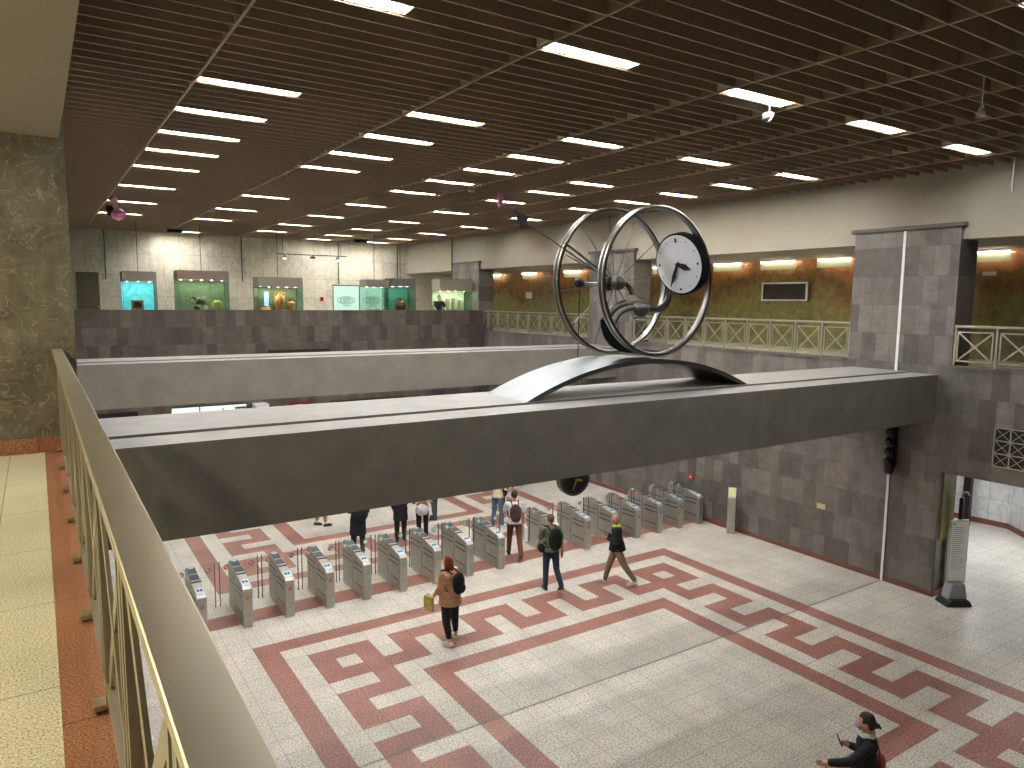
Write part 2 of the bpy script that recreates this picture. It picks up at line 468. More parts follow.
# passage beyond the opening
pw = MB()
def wall_seg(mb, a, b, z0, z1, t, mat):
    a, b = Vector(a), Vector(b); d = (b-a).normalized(); n = Vector((-d.y, d.x))
    vs = [(*(a), z0), (*(b), z0), (*(b+n*t), z0), (*(a+n*t), z0), (*(a), z1), (*(b), z1), (*(b+n*t), z1), (*(a+n*t), z1)]
    mb.add(vs, [(3, 2, 1, 0), (4, 5, 6, 7), (0, 1, 5, 4), (1, 2, 6, 5), (2, 3, 7, 6), (3, 0, 4, 7)], mat)
path = [(23.5, 14.0), (23.95, 9.45), (22.9, 8.2), (22.9, -4)]
for a, b in zip(path, path[1:]): wall_seg(pw, a, b, .14, 3.1, .2, M['marble_far'])
struct('wall_passage', pw)
pb = MB()
for a, b in zip(path, path[1:]):
    a, b = Vector(a), Vector(b); d = (b-a).normalized(); n = Vector((-d.y, d.x))
    wall_seg(pb, a-n*.03, b-n*.03, 0, .16, .2, M['skirt'])
struct('baseboard_passage', pb)
pc = MB().box(XW+.75, -4, 2.95, 25, 14, 3.1, M['plaster']); pc.box(XW+.75, 13.8, 0, 24, 14, 3.0, M['marble_far'])
struct('ceiling_passage', pc)
pl_ = thing('passage_fill_light', 'unseen square ceiling panel added to light the side passage', 'ceiling light', (20.6, 6.2, 2.93))  # out of view above the spandrel, added to brighten the passage marble
MB().box(-.6, -.6, -.02, .6, .6, .01, lamp('passage_fill_panel', (245, 250, 255), 6)).build('panel', pl_)
MB().box(-.64, -.64, -.015, .64, -.6, .02, M['white']).box(-.64, .6, -.015, .64, .64, .02, M['white']).box(-.64, -.6, -.015, -.6, .6, .02, M['white']).box(.6, -.6, -.015, .64, .6, .02, M['white']).build('frame', pl_)
dup(pl_, (21.3, 9.6, 2.93), None, 'unseen square ceiling panel added deeper in the side passage')

# ================================================================== CEILING
ce = MB().box(-.6, -4, 10.35, XW+.6, 36.4, 10.6, M['slab'])
struct('ceiling', ce)
SL = .306
LIGHT_ROWS = [3.5, 7.05, 10.80, 12.63, 14.49, 16.38, 18.27, 21.85, 25.4, 28.95, 32.4, 35.25]
sl = MB()
y = 7.05+SL/2 - 36*SL
gy = []
while y < 36.1:
    gy.append(y); y += SL
for y in gy: sl.box(.27, y-.012, 9.5, XW+.08, y+.012, 9.74, M['slat'])
for x in (1.95, 5.03, 8.08, 9.58, 11.07, 12.62, 14.1, 15.62): sl.box(x-.016, -4, 9.495, x+.016, 36.2, 9.74, M['slat'])
struct('ceiling_grille', sl)

def snap(yr): return min(((gy[i]+gy[i+1])/2 for i in range(len(gy)-1)), key=lambda v: abs(v-yr))
def make_light():
    t = thing('ceiling_light', 'light', 'ceiling light', group='fluorescent lights set in the slatted ceiling')
    MB().box(-.06, -.125, .10, 1.34, .125, .14, M['trough']).box(-.06, -.125, 0, 1.34, -.115, .10, M['trough']).box(-.06, .115, 0, 1.34, .125, .10, M['trough']).box(-.06, -.012, .02, 1.34, .012, .10, M['trough']) \
        .box(-.06, -.115, 0, -.05, .115, .10, M['trough']).box(1.33, -.115, 0, 1.34, .115, .10, M['trough']).build('housing', t)
    for s in (-1, 1):
        MB().box(.03, s*.060-.024, .03, 1.25, s*.060+.024, .05, M['tube']).build('tube', t)
    return t
light0 = make_light(); first = True
cols = {2.0: [7.05, 10.80, 12.63, 14.49, 16.38, 18.27, 21.85, 25.4, 28.95],
        5.05: [7.05, 10.80, 12.63, 14.49, 16.38, 21.85, 25.4, 28.95, 35.25],
        8.1: [3.5, 7.05, 10.80, 12.63, 14.49, 16.38, 18.27, 21.85, 25.4, 28.95, 32.4],
        11.1: [7.05, 10.80, 14.49, 16.38, 18.27, 21.85, 25.4, 28.95, 32.4, 35.25],
        14.12: [7.05, 10.80, 12.63, 14.49, 16.38, 18.27, 21.85, 25.4, 28.95, 32.4, 35.25]}
names_c = {2.0: 'leftmost column of lights', 5.05: 'second column from the left', 8.1: 'middle column', 11.1: 'second column from the right', 14.12: 'rightmost column by the beige wall'}
for x, rows in cols.items():
    for k, yr in enumerate(rows):
        n_ = len(rows)
        lab = 'white fluorescent strip in slatted ceiling, %s, %s from the front' % (names_c[x], 'nearest' if k == 0 else ORD[k])
        if k == 0: lab = 'white fluorescent strip in slatted ceiling, %s, nearest of its column' % names_c[x]
        if k == n_-1: lab = 'white fluorescent strip in slatted ceiling, %s, farthest of its column' % names_c[x]
        loc = (x, snap(yr), 9.515)
        if first: light0.location = loc; light0['label'] = lab; first = False
        else: dup(light0, loc, None, lab)

# ================================================================== BACK
bw = MB().box(-.6, 36.2, 5.2, 21, 36.5, 10.4, M['marble_back'])
struct('wall_back', bw)
uf = MB().box(-.6, 28.15, 4.9, XW+4, 36.2, 5.15, M['balcony_floor'])
struct('floor_upper_back', uf)
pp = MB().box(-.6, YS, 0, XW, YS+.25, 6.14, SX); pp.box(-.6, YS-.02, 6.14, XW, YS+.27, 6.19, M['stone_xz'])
for x0, x1, z0, z1 in ((7.25, 9.66, 4.50, 4.68), (1.2, 2.78, 2.45, 2.68), (9.62, 12.88, 2.30, 2.58), (13.81, 15.28, 2.40, 2.55)):
    pp.box(x0, YS-.012, z0, x1, YS+.01, z1, M['black'])
struct('wall_back_lower', pp)
lw = MB().box(-.6, 10.3, 0, .05, 36.4, 10.4, M['marble_back'])
struct('wall_left', lw)

# ================================================================== CROSS BEAMS
def beam(y0, y1, groove):
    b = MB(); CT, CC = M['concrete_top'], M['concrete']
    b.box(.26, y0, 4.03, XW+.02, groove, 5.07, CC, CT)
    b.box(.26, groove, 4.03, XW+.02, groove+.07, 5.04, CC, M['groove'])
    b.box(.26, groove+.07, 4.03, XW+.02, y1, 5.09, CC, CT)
    return struct('beam', b)
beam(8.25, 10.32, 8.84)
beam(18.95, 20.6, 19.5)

# ================================================================== BALCONY (camera side)
bf = MB().box(-6, -4, 4.3, 0, 8.0, 5.15, M['plaster'], M['balcony_floor'])
struct('floor_balcony', bf)
bb = MB().box(0, -4, 4.3, .24, 8.0, 5.15, M['plaster'], M['balcony_border'])
struct('trim_5', bb)
pl = MB().box(-6, 8.0, 0, .30, 10.3, 10.4, M['pillar'])
struct('pillar', pl)
pk = MB().box(-6, 7.97, 5.15, -.05, 8.0, 5.29, M['balcony_border']).box(-.05, 7.985, 5.15, .24, 8.0, 5.29, M['balcony_border'])
struct('baseboard_left', pk)
so = MB().box(-6, -4, 8.04, .26, 8.0, 10.4, M['plaster'])
struct('ceiling_balcony', so)
wl = MB().box(-6.2, -4, 4.3, -6, 8, 8.04, M['plaster']); wl.box(-6.2, -4.2, 0, XW+9, -4, 10.6, M['plaster'])
wl.box(-6.2, -4, 0, -6, 8, 4.3, M['plaster'])
struct('wall_front', wl)
# warm downlight over the balcony
bl = thing('balcony_lamp', 'round warm downlight in the beige soffit over the balcony', 'ceiling light', (-1.6, 2.6, 8.03))
MB().lathe([(.0, -.01), (.15, -.01), (.17, 0), (.17, .01)], lamp('warm_lamp', (255, 241, 196), 92), n=20).build('lamp_disc', bl)
dup(bl, (-1.6, 6.2, 8.03), None, 'second warm downlight in the balcony soffit, nearer the granite pillar')

# ------------------------------------------------------------------ railings
def railing(name, label, p0, p1, zf, ztop, step, hw, plates=False, group='steel railings with crossed bars'):
    """straight railing along y from p0 to p1 (x fixed)"""
    x, y0 = p0; _, y1 = p1; S = M['steel']
    t = thing(name, label, 'railing', (x, y0, zf), group=group)
    H = ztop-zf; Ln = y1-y0
    MB().box(-hw/2, 0, H-.022, hw/2, Ln, H, M['handrail']).build('handrail', t, bevel=.004)
    MB().box(-.018, 0, H-.05, .018, Ln, H-.024, S).build('rail_core', t)
    n = max(1, round(Ln/step)); st = Ln/n
    for k in range(n+1):
        y = min(max(k*st, .02), Ln-.02)
        MB().box(-.012, y-.022, .0, .012, y+.022, H-.05, S).build('post', t)
        if plates: MB().box(-.05, y-.035, 0, -.012, y+.035, .018, S).build('base_plate', t)
    zb, zt = .09, H-.13
    for k in range(n):
        a, b = k*st+.06, (k+1)*st-.06
        f = MB().box(-.012, a, zb, .012, a+.03, zt, S).box(-.012, b-.03, zb, .012, b, zt, S).box(-.014, a, zt-.03, .014, b, zt, S).box(-.014, a, zb, .014, b, zb+.03, S)
        f.build('frame', t)
        c = MB().bar((0, a+.02, zb+.02), (0, b-.02, zt-.02), (.035 if not plates else .055), .012, (1, 0, 0), S).bar((.004, a+.02, zt-.02), (.004, b-.02, zb+.02), (.035 if not plates else .055), .012, (1, 0, 0), S)
        c.build('cross_brace', t)
    return t
railing('railing', 'near steel railing with wide flat handrail on the balcony edge', (.145, -1.5), (.145, 7.985), 5.163, 6.12, .87, .085, True)
railing('railing', 'steel railing on the right gallery between the two nearest grey pilasters', (XW+.02, 10.40), (XW+.02, 18.2), 5.30, 6.18, .79, .06)
railing('railing', 'steel railing on the gallery beyond the clock sculpture, between far pilasters', (XW+.02, 20.5), (XW+.02, 28.35), 5.30, 6.18, .77, .06)
railing('railing', 'steel railing at the right edge above the passage opening', (XW+.02, .4), (XW+.02, 7.97), 5.30, 6.18, .87, .06)

# ================================================================== SCULPTURE
SP, BM = M['steel_pol'], M['black_metal']
DULL = plain('dull_grey_metal', (96, 92, 88), .38, .8)
t = thing('arch_plate', 'curved polished steel arch plate bridging on top of the near beam', 'arch', (8.66, 9.5, 5.09))
ar = MB(); n = 40; half = 2.52; rise = .56; Rr = (half**2+rise**2)/(2*rise); th0 = math.asin(half/Rr)
prof = []
for k in range(n+1):
    a = -th0+2*th0*k/n
    prof.append((Rr*math.sin(a), Rr*math.cos(a)-(Rr-rise)))
inner = [((Rr-.075)*math.sin(-th0+2*th0*k/n), max(0.0, (Rr-.075)*math.cos(-th0+2*th0*k/n)-(Rr-rise))) for k in range(n+1)]
for k in range(n):
    a, b, c, d = prof[k], prof[k+1], inner[k+1], inner[k]
    vs = [(a[0], -.55, a[1]), (b[0], -.55, b[1]), (c[0], -.55, c[1]), (d[0], -.55, d[1]), (a[0], .62, a[1]), (b[0], .62, b[1]), (c[0], .62, c[1]), (d[0], .62, d[1])]
    ar.add(vs, [(0, 1, 5, 4)], SP, True); ar.add(vs, [(2, 3, 7, 6)], DULL, True); ar.add(vs, [(3, 2, 1, 0), (4, 5, 6, 7)], DULL)
    if k == 0: ar.add(vs, [(0, 4, 7, 3)], DULL)
    if k == n-1: ar.add(vs, [(1, 2, 6, 5)], DULL)
ar.build('arch_curve', t)

SCU = thing('clock_sculpture', 'kinetic sculpture of two big steel wheels, balls and a white clock', 'sculpture', (0, 0, 0))
def rim(cx, y, cz, R, name):
    p = [(R, -.065), (R, -.03), (R-.018, -.025), (R-.018, -.006), (R, 0), (R-.018, .006), (R-.018, .025), (R, .03), (R, .065), (R-.022, .07), (R-.055, .055), (R-.07, .02), (R-.07, -.02), (R-.055, -.055), (R-.022, -.07)]
    o = MB().lathe(p, plain(name+'_steel', (150, 148, 144), .3, 1.0), (cx, y, cz), 96, (0, 1, 0), True).build(name, SCU)
    for q in (.031, .046):
        MB().lathe([(R-q, -.073), (R-q, -.06), (R-q-.006, -.06), (R-q-.006, -.073)], M['black_metal'], (cx, y, cz), 96, (0, 1, 0), True).build('rim_line', o)
    return o
YF, YR = 9.05, 10.12
CXF, CZ, RW = 8.86, 6.955, 1.27
front = rim(CXF, YF, CZ, RW, 'front_wheel')
rear = rim(8.80, YR, CZ+.02, 1.31, 'rear_wheel')
for k in range(12):
    a = math.radians(8+30*k)
    MB().tube([(8.84+.04*math.cos(a), YR, CZ+.04*math.sin(a)), (8.84+(RW-.07)*math.cos(a), YR, CZ+(RW-.07)*math.sin(a))], .009, DULL, 6).build('spoke', SCU)
MB().lathe([(0, -.09), (.075, -.09), (.075, .09), (0, .09)], DULL, (8.84, YR, CZ), 16, (0, 1, 0)).build('hub', SCU)
# black counterweight strip low between the wheels
st = MB(); nn = 26
for k in range(nn):
    qs = []
    for kk in (k, k+1):
        a = math.radians(211+68*kk/nn); wd = .14+.30*math.sin(math.pi*.5*min(1, 1.6*kk/nn))
        for rr_ in (RW-.02, RW-.075):
            for yy in (YF+.06, YF+.06+wd): qs.append((CXF+rr_*math.cos(a), yy, CZ+rr_*math.sin(a)))
    st.add(qs, [(0, 1, 5, 4), (2, 6, 7, 3), (1, 3, 7, 5), (0, 4, 6, 2)], M['matte_black'])
    if k == 0: st.add(qs, [(0, 2, 3, 1)], M['matte_black'])
    if k == nn-1: st.add(qs, [(4, 5, 7, 6)], M['matte_black'])
st.build('counterweight', SCU)
# balls, flange and curved pipes
A_ = at(618, 283, 9.75); B_ = at(641, 309, 9.3); J_ = at(632, 303, 9.55)
MB().ball(A_, .135, DULL, 24).build('ball', SCU)
MB().ball(B_, .15, DULL, 24).build('ball', SCU)
MB().ball(J_, .14, plain('bronze', (112, 100, 88), .35, .7), 20).build('joint_body', SCU)
fl_ = at(608, 284, 9.95)
MB().lathe([(0, -.06), (.11, -.06), (.13, -.03), (.13, .03), (.11, .06), (0, .06)], BM, fl_, 20, (.45, -.89, .05)).build('flange', SCU)
def arc(pts, r, mat, name):
    """smooth pipe through points"""
    P_ = [Vector(p) for p in pts]; out = []
    for i in range(len(P_)-1):
        p0 = P_[max(i-1, 0)]; p1 = P_[i]; p2 = P_[i+1]; p3 = P_[min(i+2, len(P_)-1)]
        for s in range(6):
            u = s/6
            out.append(.5*((2*p1)+(p2-p0)*u+(2*p0-5*p1+4*p2-p3)*u*u+(3*p1-p0-3*p2+p3)*u**3))
    out.append(P_[-1])
    return MB().tube(out, r, mat, 12).build(name, SCU)
arc([A_, at(626, 284, 9.7), at(631, 291, 9.65), J_], .05, BM, 'pipe')
arc([J_, at(622, 305, 9.6), at(612, 311, 9.6), at(607, 322, 9.6), at(606, 334, 9.55)], .075, DULL, 'pipe')
arc([B_, at(631, 308, 9.35), at(622, 311, 9.4), at(615, 319, 9.4), at(612, 332, 9.35)], .055, DULL, 'pipe')
arc([B_, at(651, 309, 9.35), at(660, 309, 9.45), at(667, 302, 9.55), at(669, 292, 9.6)], .06, BM, 'pipe')
MB().tube([A_, fl_], .05, DULL, 10).build('pipe', SCU)
# balance arm with small ball, pendulum wire and hanging lower clock
PB = at(579.5, 283, 10.5)
MB().tube([PB, (A_+Vector((0, .1, 0)))], .022, SP, 8).build('axle', SCU)
MB().ball(PB, .105, BM, 18).build('ball', SCU)
# long arrow rod to upper left with a black pyramid head
tip = at(519, 217, 9.9)
MB().tube([at(526, 222, 9.9), at(612, 283, 9.9)], .012, DULL, 6).build('arrow_rod', SCU)
MB().tube([at(565, 243, 10.0), at(611, 279, 10.0)], .018, DULL, 6).build('arrow_rod', SCU)
hd = MB(); a0 = at(513.5, 210.5, 9.85); a1 = at(529.5, 216.5, 9.75); a2 = at(521.5, 229, 9.8); a3 = at(524, 219, 10.15)
hd.add([a0, a1, a2, a3], [(0, 2, 1), (0, 1, 3), (1, 2, 3), (2, 0, 3)], M['black']).build('arrow_head', SCU)
# clock: drum + face + hands
def clock(parent, C_, n, R, depth, drumR, facemat, marks, handmat, hour, minute, drum_off=(0, 0, 0), rimmat=None, hands_w=1.0):
    C_ = Vector(C_); n = Vector(n).normalized(); up_ = (Vector((0, 0, 1))-n*n.z).normalized(); ri = up_.cross(n)
    off = Vector(drum_off)
    MB().lathe([(0, -depth), (drumR, -depth), (drumR, -.01), (R+.005, -.002), (0, -.002)], rimmat or M['matte_black'], C_+off, 48, n).build('clock_case', parent)
    MB().lathe([(0, .006), (R, .006), (R, -.004), (0, -.004)], facemat, C_, 48, n).build('clock_face', parent)
    mk = MB()
    for k in range(12):
        a = math.radians(30*k); p = C_+n*.010+(ri*math.sin(a)+up_*math.cos(a))*R*.86
        sz = R*(.045 if k % 3 == 0 else .022)
        mk.lathe([(0, .004), (sz, .004), (sz, -.004)], marks, p, 8, n)
        if k == 0: mk.lathe([(0, .004), (sz, .004), (sz, -.004)], marks, p-up_*R*.07, 8, n)
    mk.build('hour_marks', parent)
    for ang, L, nm, z in ((hour, R*.60, 'hour_hand', .022), (minute, R*.86, 'minute_hand', .032)):
        a = math.radians(ang); d = ri*math.sin(a)+up_*math.cos(a); s_ = d.cross(n)
        w = R*.085*hands_w*(1.3 if nm == 'hour_hand' else .9); o = C_+n*z
        MB().prism([(-.18*L, 0), (0, -w*.6), (.55*L, -w), (L, 0), (.55*L, w), (0, w*.6)], 0, .008, handmat, (o, d, s_, n)).build(nm, parent)
    MB().lathe([(0, .05), (R*.07, .05), (R*.07, 0)], handmat, C_, 14, n).build('clock_hub', parent)
clock(SCU, at(678.5, 264.5, 9.45), (-.975, -.03, -.22), .525, .16, .56, plain('clock_white', (212, 212, 216), .5), M['black'], M['black_metal'], 108, 208)
H = at(575.5, 479.5, 10.5)
clock(SCU, H, (-.1, -.98, -.05), .27, .16, .325, M['black'], plain('gold', (150, 116, 60), .35, .6), plain('gold_hand', (190, 160, 100), .35, .5), 100, 200, rimmat=plain('case_steel', (104, 100, 92), .35, .9))
MB().tube([PB, H+Vector((0, 0, .3))], .008, BM, 6).build('pendulum_wire', SCU)

# ================================================================== TICKET GATES
GS = M['gate_steel']
def ringmb(mb, c, n, R, mat, slash=True):
    n = Vector(n); mb.lathe([(R*.72, .002), (R, .002), (R, -.001), (R*.72, -.001)], mat, c, 16, n, True)
    if slash:
        u = Vector((0, 0, 1)).cross(n).normalized() if abs(n.z) < .9 else Vector((1, 0, 0)); w = n.cross(u)
        mb.obox(c, (u+w)*R*.5, (u-w)*R*.09, n*.002, mat)
    return mb
def make_gate(kind):
    red = kind == 'red'
    sm = M['sticker_red'] if red else M['sticker_green']
    t = thing('ticket_gate', 'gate', 'ticket gate', group='row of steel ticket gates')
    # cabinet: profile in the y-z plane, 0.19 wide, front at y=0
    pr = [(0, .06), (1.3, .06), (1.3, .99), (1.22, 1.03), (.60, .955), (.06, .855), (0, .80)]
    MB().prism(pr, -.095, .095, GS, ((0, 0, 0), (0, 1, 0), (0, 0, 1), (1, 0, 0))).build('cabinet', t, bevel=.012)
    MB().box(-.085, .02, 0, .085, 1.34, .06, M['steel']).build('plinth', t)
    # side panel seams and black slots
    sd = MB()
    for sx in (-1, 1):
        sd.box(sx*.096-.002, .10, .60, sx*.096+.002, .58, .625, M['black']).box(sx*.096-.002, .10, .72, sx*.096+.002, .58, .745, M['black'])
        sd.box(sx*.096-.002, .10, .25, sx*.096+.002, .58, .27, M['black']).box(sx*.096-.002, .66, .10, sx*.096+.002, .675, .98, M['black'])
        sd.box(sx*.096-.002, .72, .78, sx*.096+.002, 1.30, .80, M['black']).box(sx*.096-.002, .72, .66, sx*.096+.002, 1.30, .68, M['black'])
    sd.build('side_slots', t)
    k = .185    # slope of the front lid
    def on(y): return .855+(y-.06)*(.1/.54) if y < .6 else .955+(y-.6)*(.075/.62)
    def lid(y0, y1, w, mat, name, lift=.006):
        vs = [(-w, y0, on(y0)-.01), (w, y0, on(y0)-.01), (w, y1, on(y1)-.01), (-w, y1, on(y1)-.01), (-w, y0, on(y0)+lift), (w, y0, on(y0)+lift), (w, y1, on(y1)+lift), (-w, y1, on(y1)+lift)]
        return MB().add(vs, [(3, 2, 1, 0), (4, 5, 6, 7), (0, 1, 5, 4), (1, 2, 6, 5), (2, 3, 7, 6), (3, 0, 4, 7)], mat).build(name, t)
    lid(.07, .30, .078, M['reader'], 'card_reader', .010)
    c = MB()
    for dx in (-.03, .03):
        c.obox((dx, .20, on(.20)+.013), (.020, 0, 0), (0, .035, .0065), (0, 0, .002), M['black'])
    c.build('reader_symbol', t)
    lid(.52, .57, .093, M['black'], 'lid_gap', .004)
    lid(.64, .86, .082, M['grey_grid'], 'display_panel', .005)
    lid(.92, 1.22, .082, plain('pale_lid', (170, 184, 190), .3, .4) if red is None else M['grey_grid'], 'rear_lid', .005)
    e = MB().lathe([(0, .02), (.06, .02), (.075, 0)], plain('lamp_dome', (190, 205, 215), .2), (0, 1.20, 1.02), 14)
    e.build('status_dome', t)
    s = MB(); ringmb(s, Vector((0, -.003, .62)), (0, -1, 0), .042, sm); s.build('front_sticker', t)
    # glass flaps either side, each with a sticker
    for sx in (-1, 1):
        g = MB().box(min(sx*.10, sx*.385), .72, .28, max(sx*.10, sx*.385), .735, 1.20, M['glass']).build('glass_flap', t)
        MB().box(sx*.385-.007, .715, .26, sx*.385+.007, .74, 1.21, M['grey_grid']).build('flap_edge', g)
        st_ = MB().lathe([(0, .002), (.058, .002), (.058, -.002)], M['white'], (sx*.25, .716, 1.08), 16, (0, -1, 0))
        ringmb(st_, Vector((sx*.25, .713, 1.08)), (0, -1, 0), .055, sm, red); st_.build('flap_sticker', g)
    return t
gx = [2.40, 3.26, 4.11, 4.97, 5.81, 6.68, 7.55, 8.42, 9.32, 11.02, 12.07, 13.02, 13.87, 14.72, 15.57, 16.40]
kinds = 'rrrrgggggrrrrrrr'
protos = {}
for i, x in enumerate(gx):
    pos_l = 'leftmost, half hidden by the handrail' if i == 0 else ('rightmost, against the grey wall' if i == len(gx)-1 else '%s from the left' % ORD[i])
    sign = 'red no-entry stickers' if kinds[i] == 'r' else 'green arrow stickers'
    lab = 'steel ticket gate with glass flaps and %s, %s' % (sign, pos_l)
    kd = 'red' if kinds[i] == 'r' else 'green'
    if kd not in protos:
        protos[kd] = make_gate(kd); g = protos[kd]; g.location = (x, 14.6, 0); g['label'] = lab
    else: g = dup(protos[kd], (x, 14.6, 0), None, lab)
# the last gate has no room for a right-hand flap
for ch in list(g.children):
    if ch.name.startswith('glass_flap') and max(v.co.x for v in ch.data.vertices) > .1:
        for c2 in list(ch.children): D.objects.remove(c2)
        D.objects.remove(ch)
# ticket validator post by the wall
t = thing('ticket_validator', 'slim steel ticket validator post beside the right grey wall', 'ticket machine', (16.52, 13.6, 0))
MB().prism([(0, 0), (.22, 0), (.22, 1.28), (.14, 1.34), (0, 1.06)], -.11, .11, GS, ((-.11, -.11, 0), (.8, .6, 0), (0, 0, 1), (-.6, .8, 0))).build('cabinet', t, bevel=.008)
MB().prism([(.012, 1.10), (.13, 1.335), (.135, 1.33), (.017, 1.09)], -.085, .085, plain('validator_screen', (205, 200, 140), .3), ((-.118, -.112, 0), (.8, .6, 0), (0, 0, 1), (-.6, .8, 0))).build('screen', t)
# little things on the lower right wall
tag(MB().box(XW-.012, 10.78, 1.34, XW-.001, 11.02, 1.48, plain('cream_plate', (190, 180, 150), .5)).build('wall_plate'), 'small cream plate on the lower grey wall, right of the validator', 'wall plate')
ab = thing('fire_alarm', 'small red alarm button box on the grey wall behind the last gates', 'alarm', (XW-.05, 15.35, 1.25))
MB().box(0, -.09, -.09, .05, .09, .09, M['sticker_red']).build('case', ab, bevel=.008)
MB().lathe([(0, .006), (.035, .006), (.04, 0)], M['white'], (0, 0, 0), 12, (-1, 0, 0)).build('button', ab)
# grille vent
t = thing('wall_vent', 'rectangular wall vent with crossed steel bars over the passage', 'vent', (XW, 6.35, 3.66))
MB().box(-.006, -.84, -.4, -.001, .64, .4, M['black']).build('backing', t)
fr = MB(); S = M['steel']
YV = [.65-.3*k for k in range(6)]
for yy in YV: fr.box(-.03, yy-.012, -.42, -.005, yy+.012, .42, S)
for zz in (-.41, -.137, .137, .41): fr.box(-.03, -.86, zz-.011, -.005, .66, zz+.011, S)
fr.build('frame', t)
x_ = MB()
for a in YV[1:]:
    for zz in (-.41, -.137, .137):
        x_.bar((-.018, a, zz), (-.018, a+.3, zz+.273), .012, .008, (1, 0, 0), S).bar((-.024, a, zz+.273), (-.024, a+.3, zz), .012, .008, (1, 0, 0), S)
x_.build('crossed_bars', t)
# black cable clamp stack under the beam at the pilaster
t = thing('cable_bracket', 'black notched bracket with cable on the pilaster below the near beam', 'bracket', (16.55, 9.10, 2.75))
MB().box(-.02, -.07, .10, .19, .07, 1.28, BM).build('backplate', t)
for k in range(5): MB().obox((-.06, 0, .24+.23*k), (.07, 0, .03), (0, .06, 0), (-.01, 0, .05), BM).build('tooth', t)
MB().lathe([(0, 0), (.08, .0), (.1, .05), (.1, .2), (0, .2)], M['black'], (.02, 0, -.08), 14).build('junction_pot', t)
# standing information sign
t = thing('information_sign', 'portable white notice board on grey and black plastic base by passage', 'sign', (16.78, 7.56, 0), math.radians(-30))
MB().prism([(-.30, 0), (.30, 0), (.25, .10), (.19, .16), (-.19, .16), (-.25, .10)], -.22, .22, M['black'], ((0, 0, 0), (1, 0, 0), (0, 0, 1), (0, -1, 0))).build('base_foot', t, bevel=.02)
MB().prism([(-.22, .14), (.22, .14), (.15, .50), (-.15, .50)], -.13, .13, plain('grey_plastic', (150, 150, 152), .5), ((0, 0, 0), (1, 0, 0), (0, 0, 1), (0, -1, 0))).build('weight_block', t, bevel=.02)
MB().box(-.21, -.02, .50, .21, .02, 1.92, M['steel']).build('board_frame', t)
bd = MB().box(-.19, -.03, .54, .19, -.021, 1.89, plain('board_white', (252, 252, 252), .4)).build('board', t)
tx = MB(); ink = plain('faded_print', (160, 164, 186), .6)
for k in range(22):
    z = 1.76-.045*k; w = .155 if k % 5 != 4 else .1
    tx.box(-.16, -.033, z-.008, -.16+2*w*random.uniform(.75, 1), -.0305, z+.002, ink)
tx.box(-.16, -.033, 1.81, -.11, -.0305, 1.85, ink).build('printed_lines', bd)
t = thing('hooked_post', 'dark post with hooked bar standing behind the notice board', 'post', (17.65, 8.35, 0))
t.location = (17.47, 7.86, 0)
MB().box(-.04, -.04, .02, .04, .04, 2.25, M['black_metal']).box(-.08, -.08, 0, .08, .08, .03, M['black_metal']).build('pole', t)
MB().tube([(-.0, 0, 2.2), (-.06, -.02, 2.33), (.04, -.02, 2.38), (.18, -.02, 2.36), (.26, -.02, 2.28)], .018, GS, 8).build('hook', t)
yp = MB().box(XW+.12, 8.0, 1.3, XW+.68, 8.018, 2.86, plain('olive_reflection', (128, 122, 60), .25)).build('reflection_panel')  # olive colour imitates a yellow reflection in the polished stone
tag(yp, 'narrow olive panel imitating a yellow reflection on the pilaster end by the passage', 'panel')
dp = MB().box(-.08, -.1, 0, .08, .1, 2.92, M['black_metal']).build('door_post'); dp.location = (23.2, 10.3, 0)
tag(dp, 'dark upright door post in front of white marble passage wall', 'post')

# ================================================================== GALLERY imitated light reflections, frame, signs on the right
def strip(y0, y1, z, lab):  # glowing strip stands in for a ceiling light mirrored in the gallery pane
    t = thing('reflected_strip', lab, 'wall light', (20.2, y0, z), group='imitated light reflections high on the earth-coloured gallery wall')
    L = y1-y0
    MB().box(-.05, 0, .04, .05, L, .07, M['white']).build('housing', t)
    MB().box(-.035, .02, .005, .035, L-.02, .038, lamp('reflected_tube_glow', (255, 250, 225), 9)).build('tube', t)
    MB().box(.03, .0, -.22, .04, L+.05, -.0, plain('pale_reflection', (128, 124, 98), .5, emit=(214, 206, 160), strength=.08)).build('reflection_box', t)  # pale glowing box imitates part of the reflection
for a, b, l in ((9.25, 8.45, 'right of the near pilaster'), (13.75, 12.65, 'nearest left of the near pilaster'), (15.85, 14.55, 'above the framed opening'), (17.85, 16.65, 'third left of the near pilaster'), (20.9, 19.7, 'behind the second pilaster'), (23.7, 22.5, 'seen just left of the second pilaster'), (26.6, 25.4, 'beyond the sculpture'), (30.0, 28.8, 'behind the third pilaster'), (33.2, 32.0, 'near the far corner showcase')):  # the farther strips are added to light the gallery wall
    strip(b, a, 7.93, 'added glowing strip imitating a reflected ceiling light on the gallery wall, %s' % l)
t = thing('picture_frame', 'white framed dark recess on the gallery earth wall under an imitated strip reflection', 'frame', (20.33, 15.0, 7.0))
MB().box(-.02, -.86, -.30, .02, .86, -.25, M['white']).box(-.02, -.86, .25, .02, .86, .30, M['white']).box(-.02, -.86, -.25, .02, -.81, .25, M['white']).box(-.02, .81, -.25, .02, .86, .25, M['white']).build('frame', t)
MB().box(.0, -.81, -.25, .01, .81, .25, plain('dark_brown', (54, 46, 34), .4, noise=.4, nscale=3)).build('recess', t)
for yy, zz, w, h, l in ((8.95, 7.42, .32, .10, 'small white number card high on the earth wall right of near pilaster'), (29.6, 6.9, .55, .30, 'white fragment board on the far earth wall behind the left wheel')):
    tag(MB().box(20.33, yy-w/2, zz-h/2, 20.34, yy+w/2, zz+h/2, M['white']).build('number_card'), l, 'card')

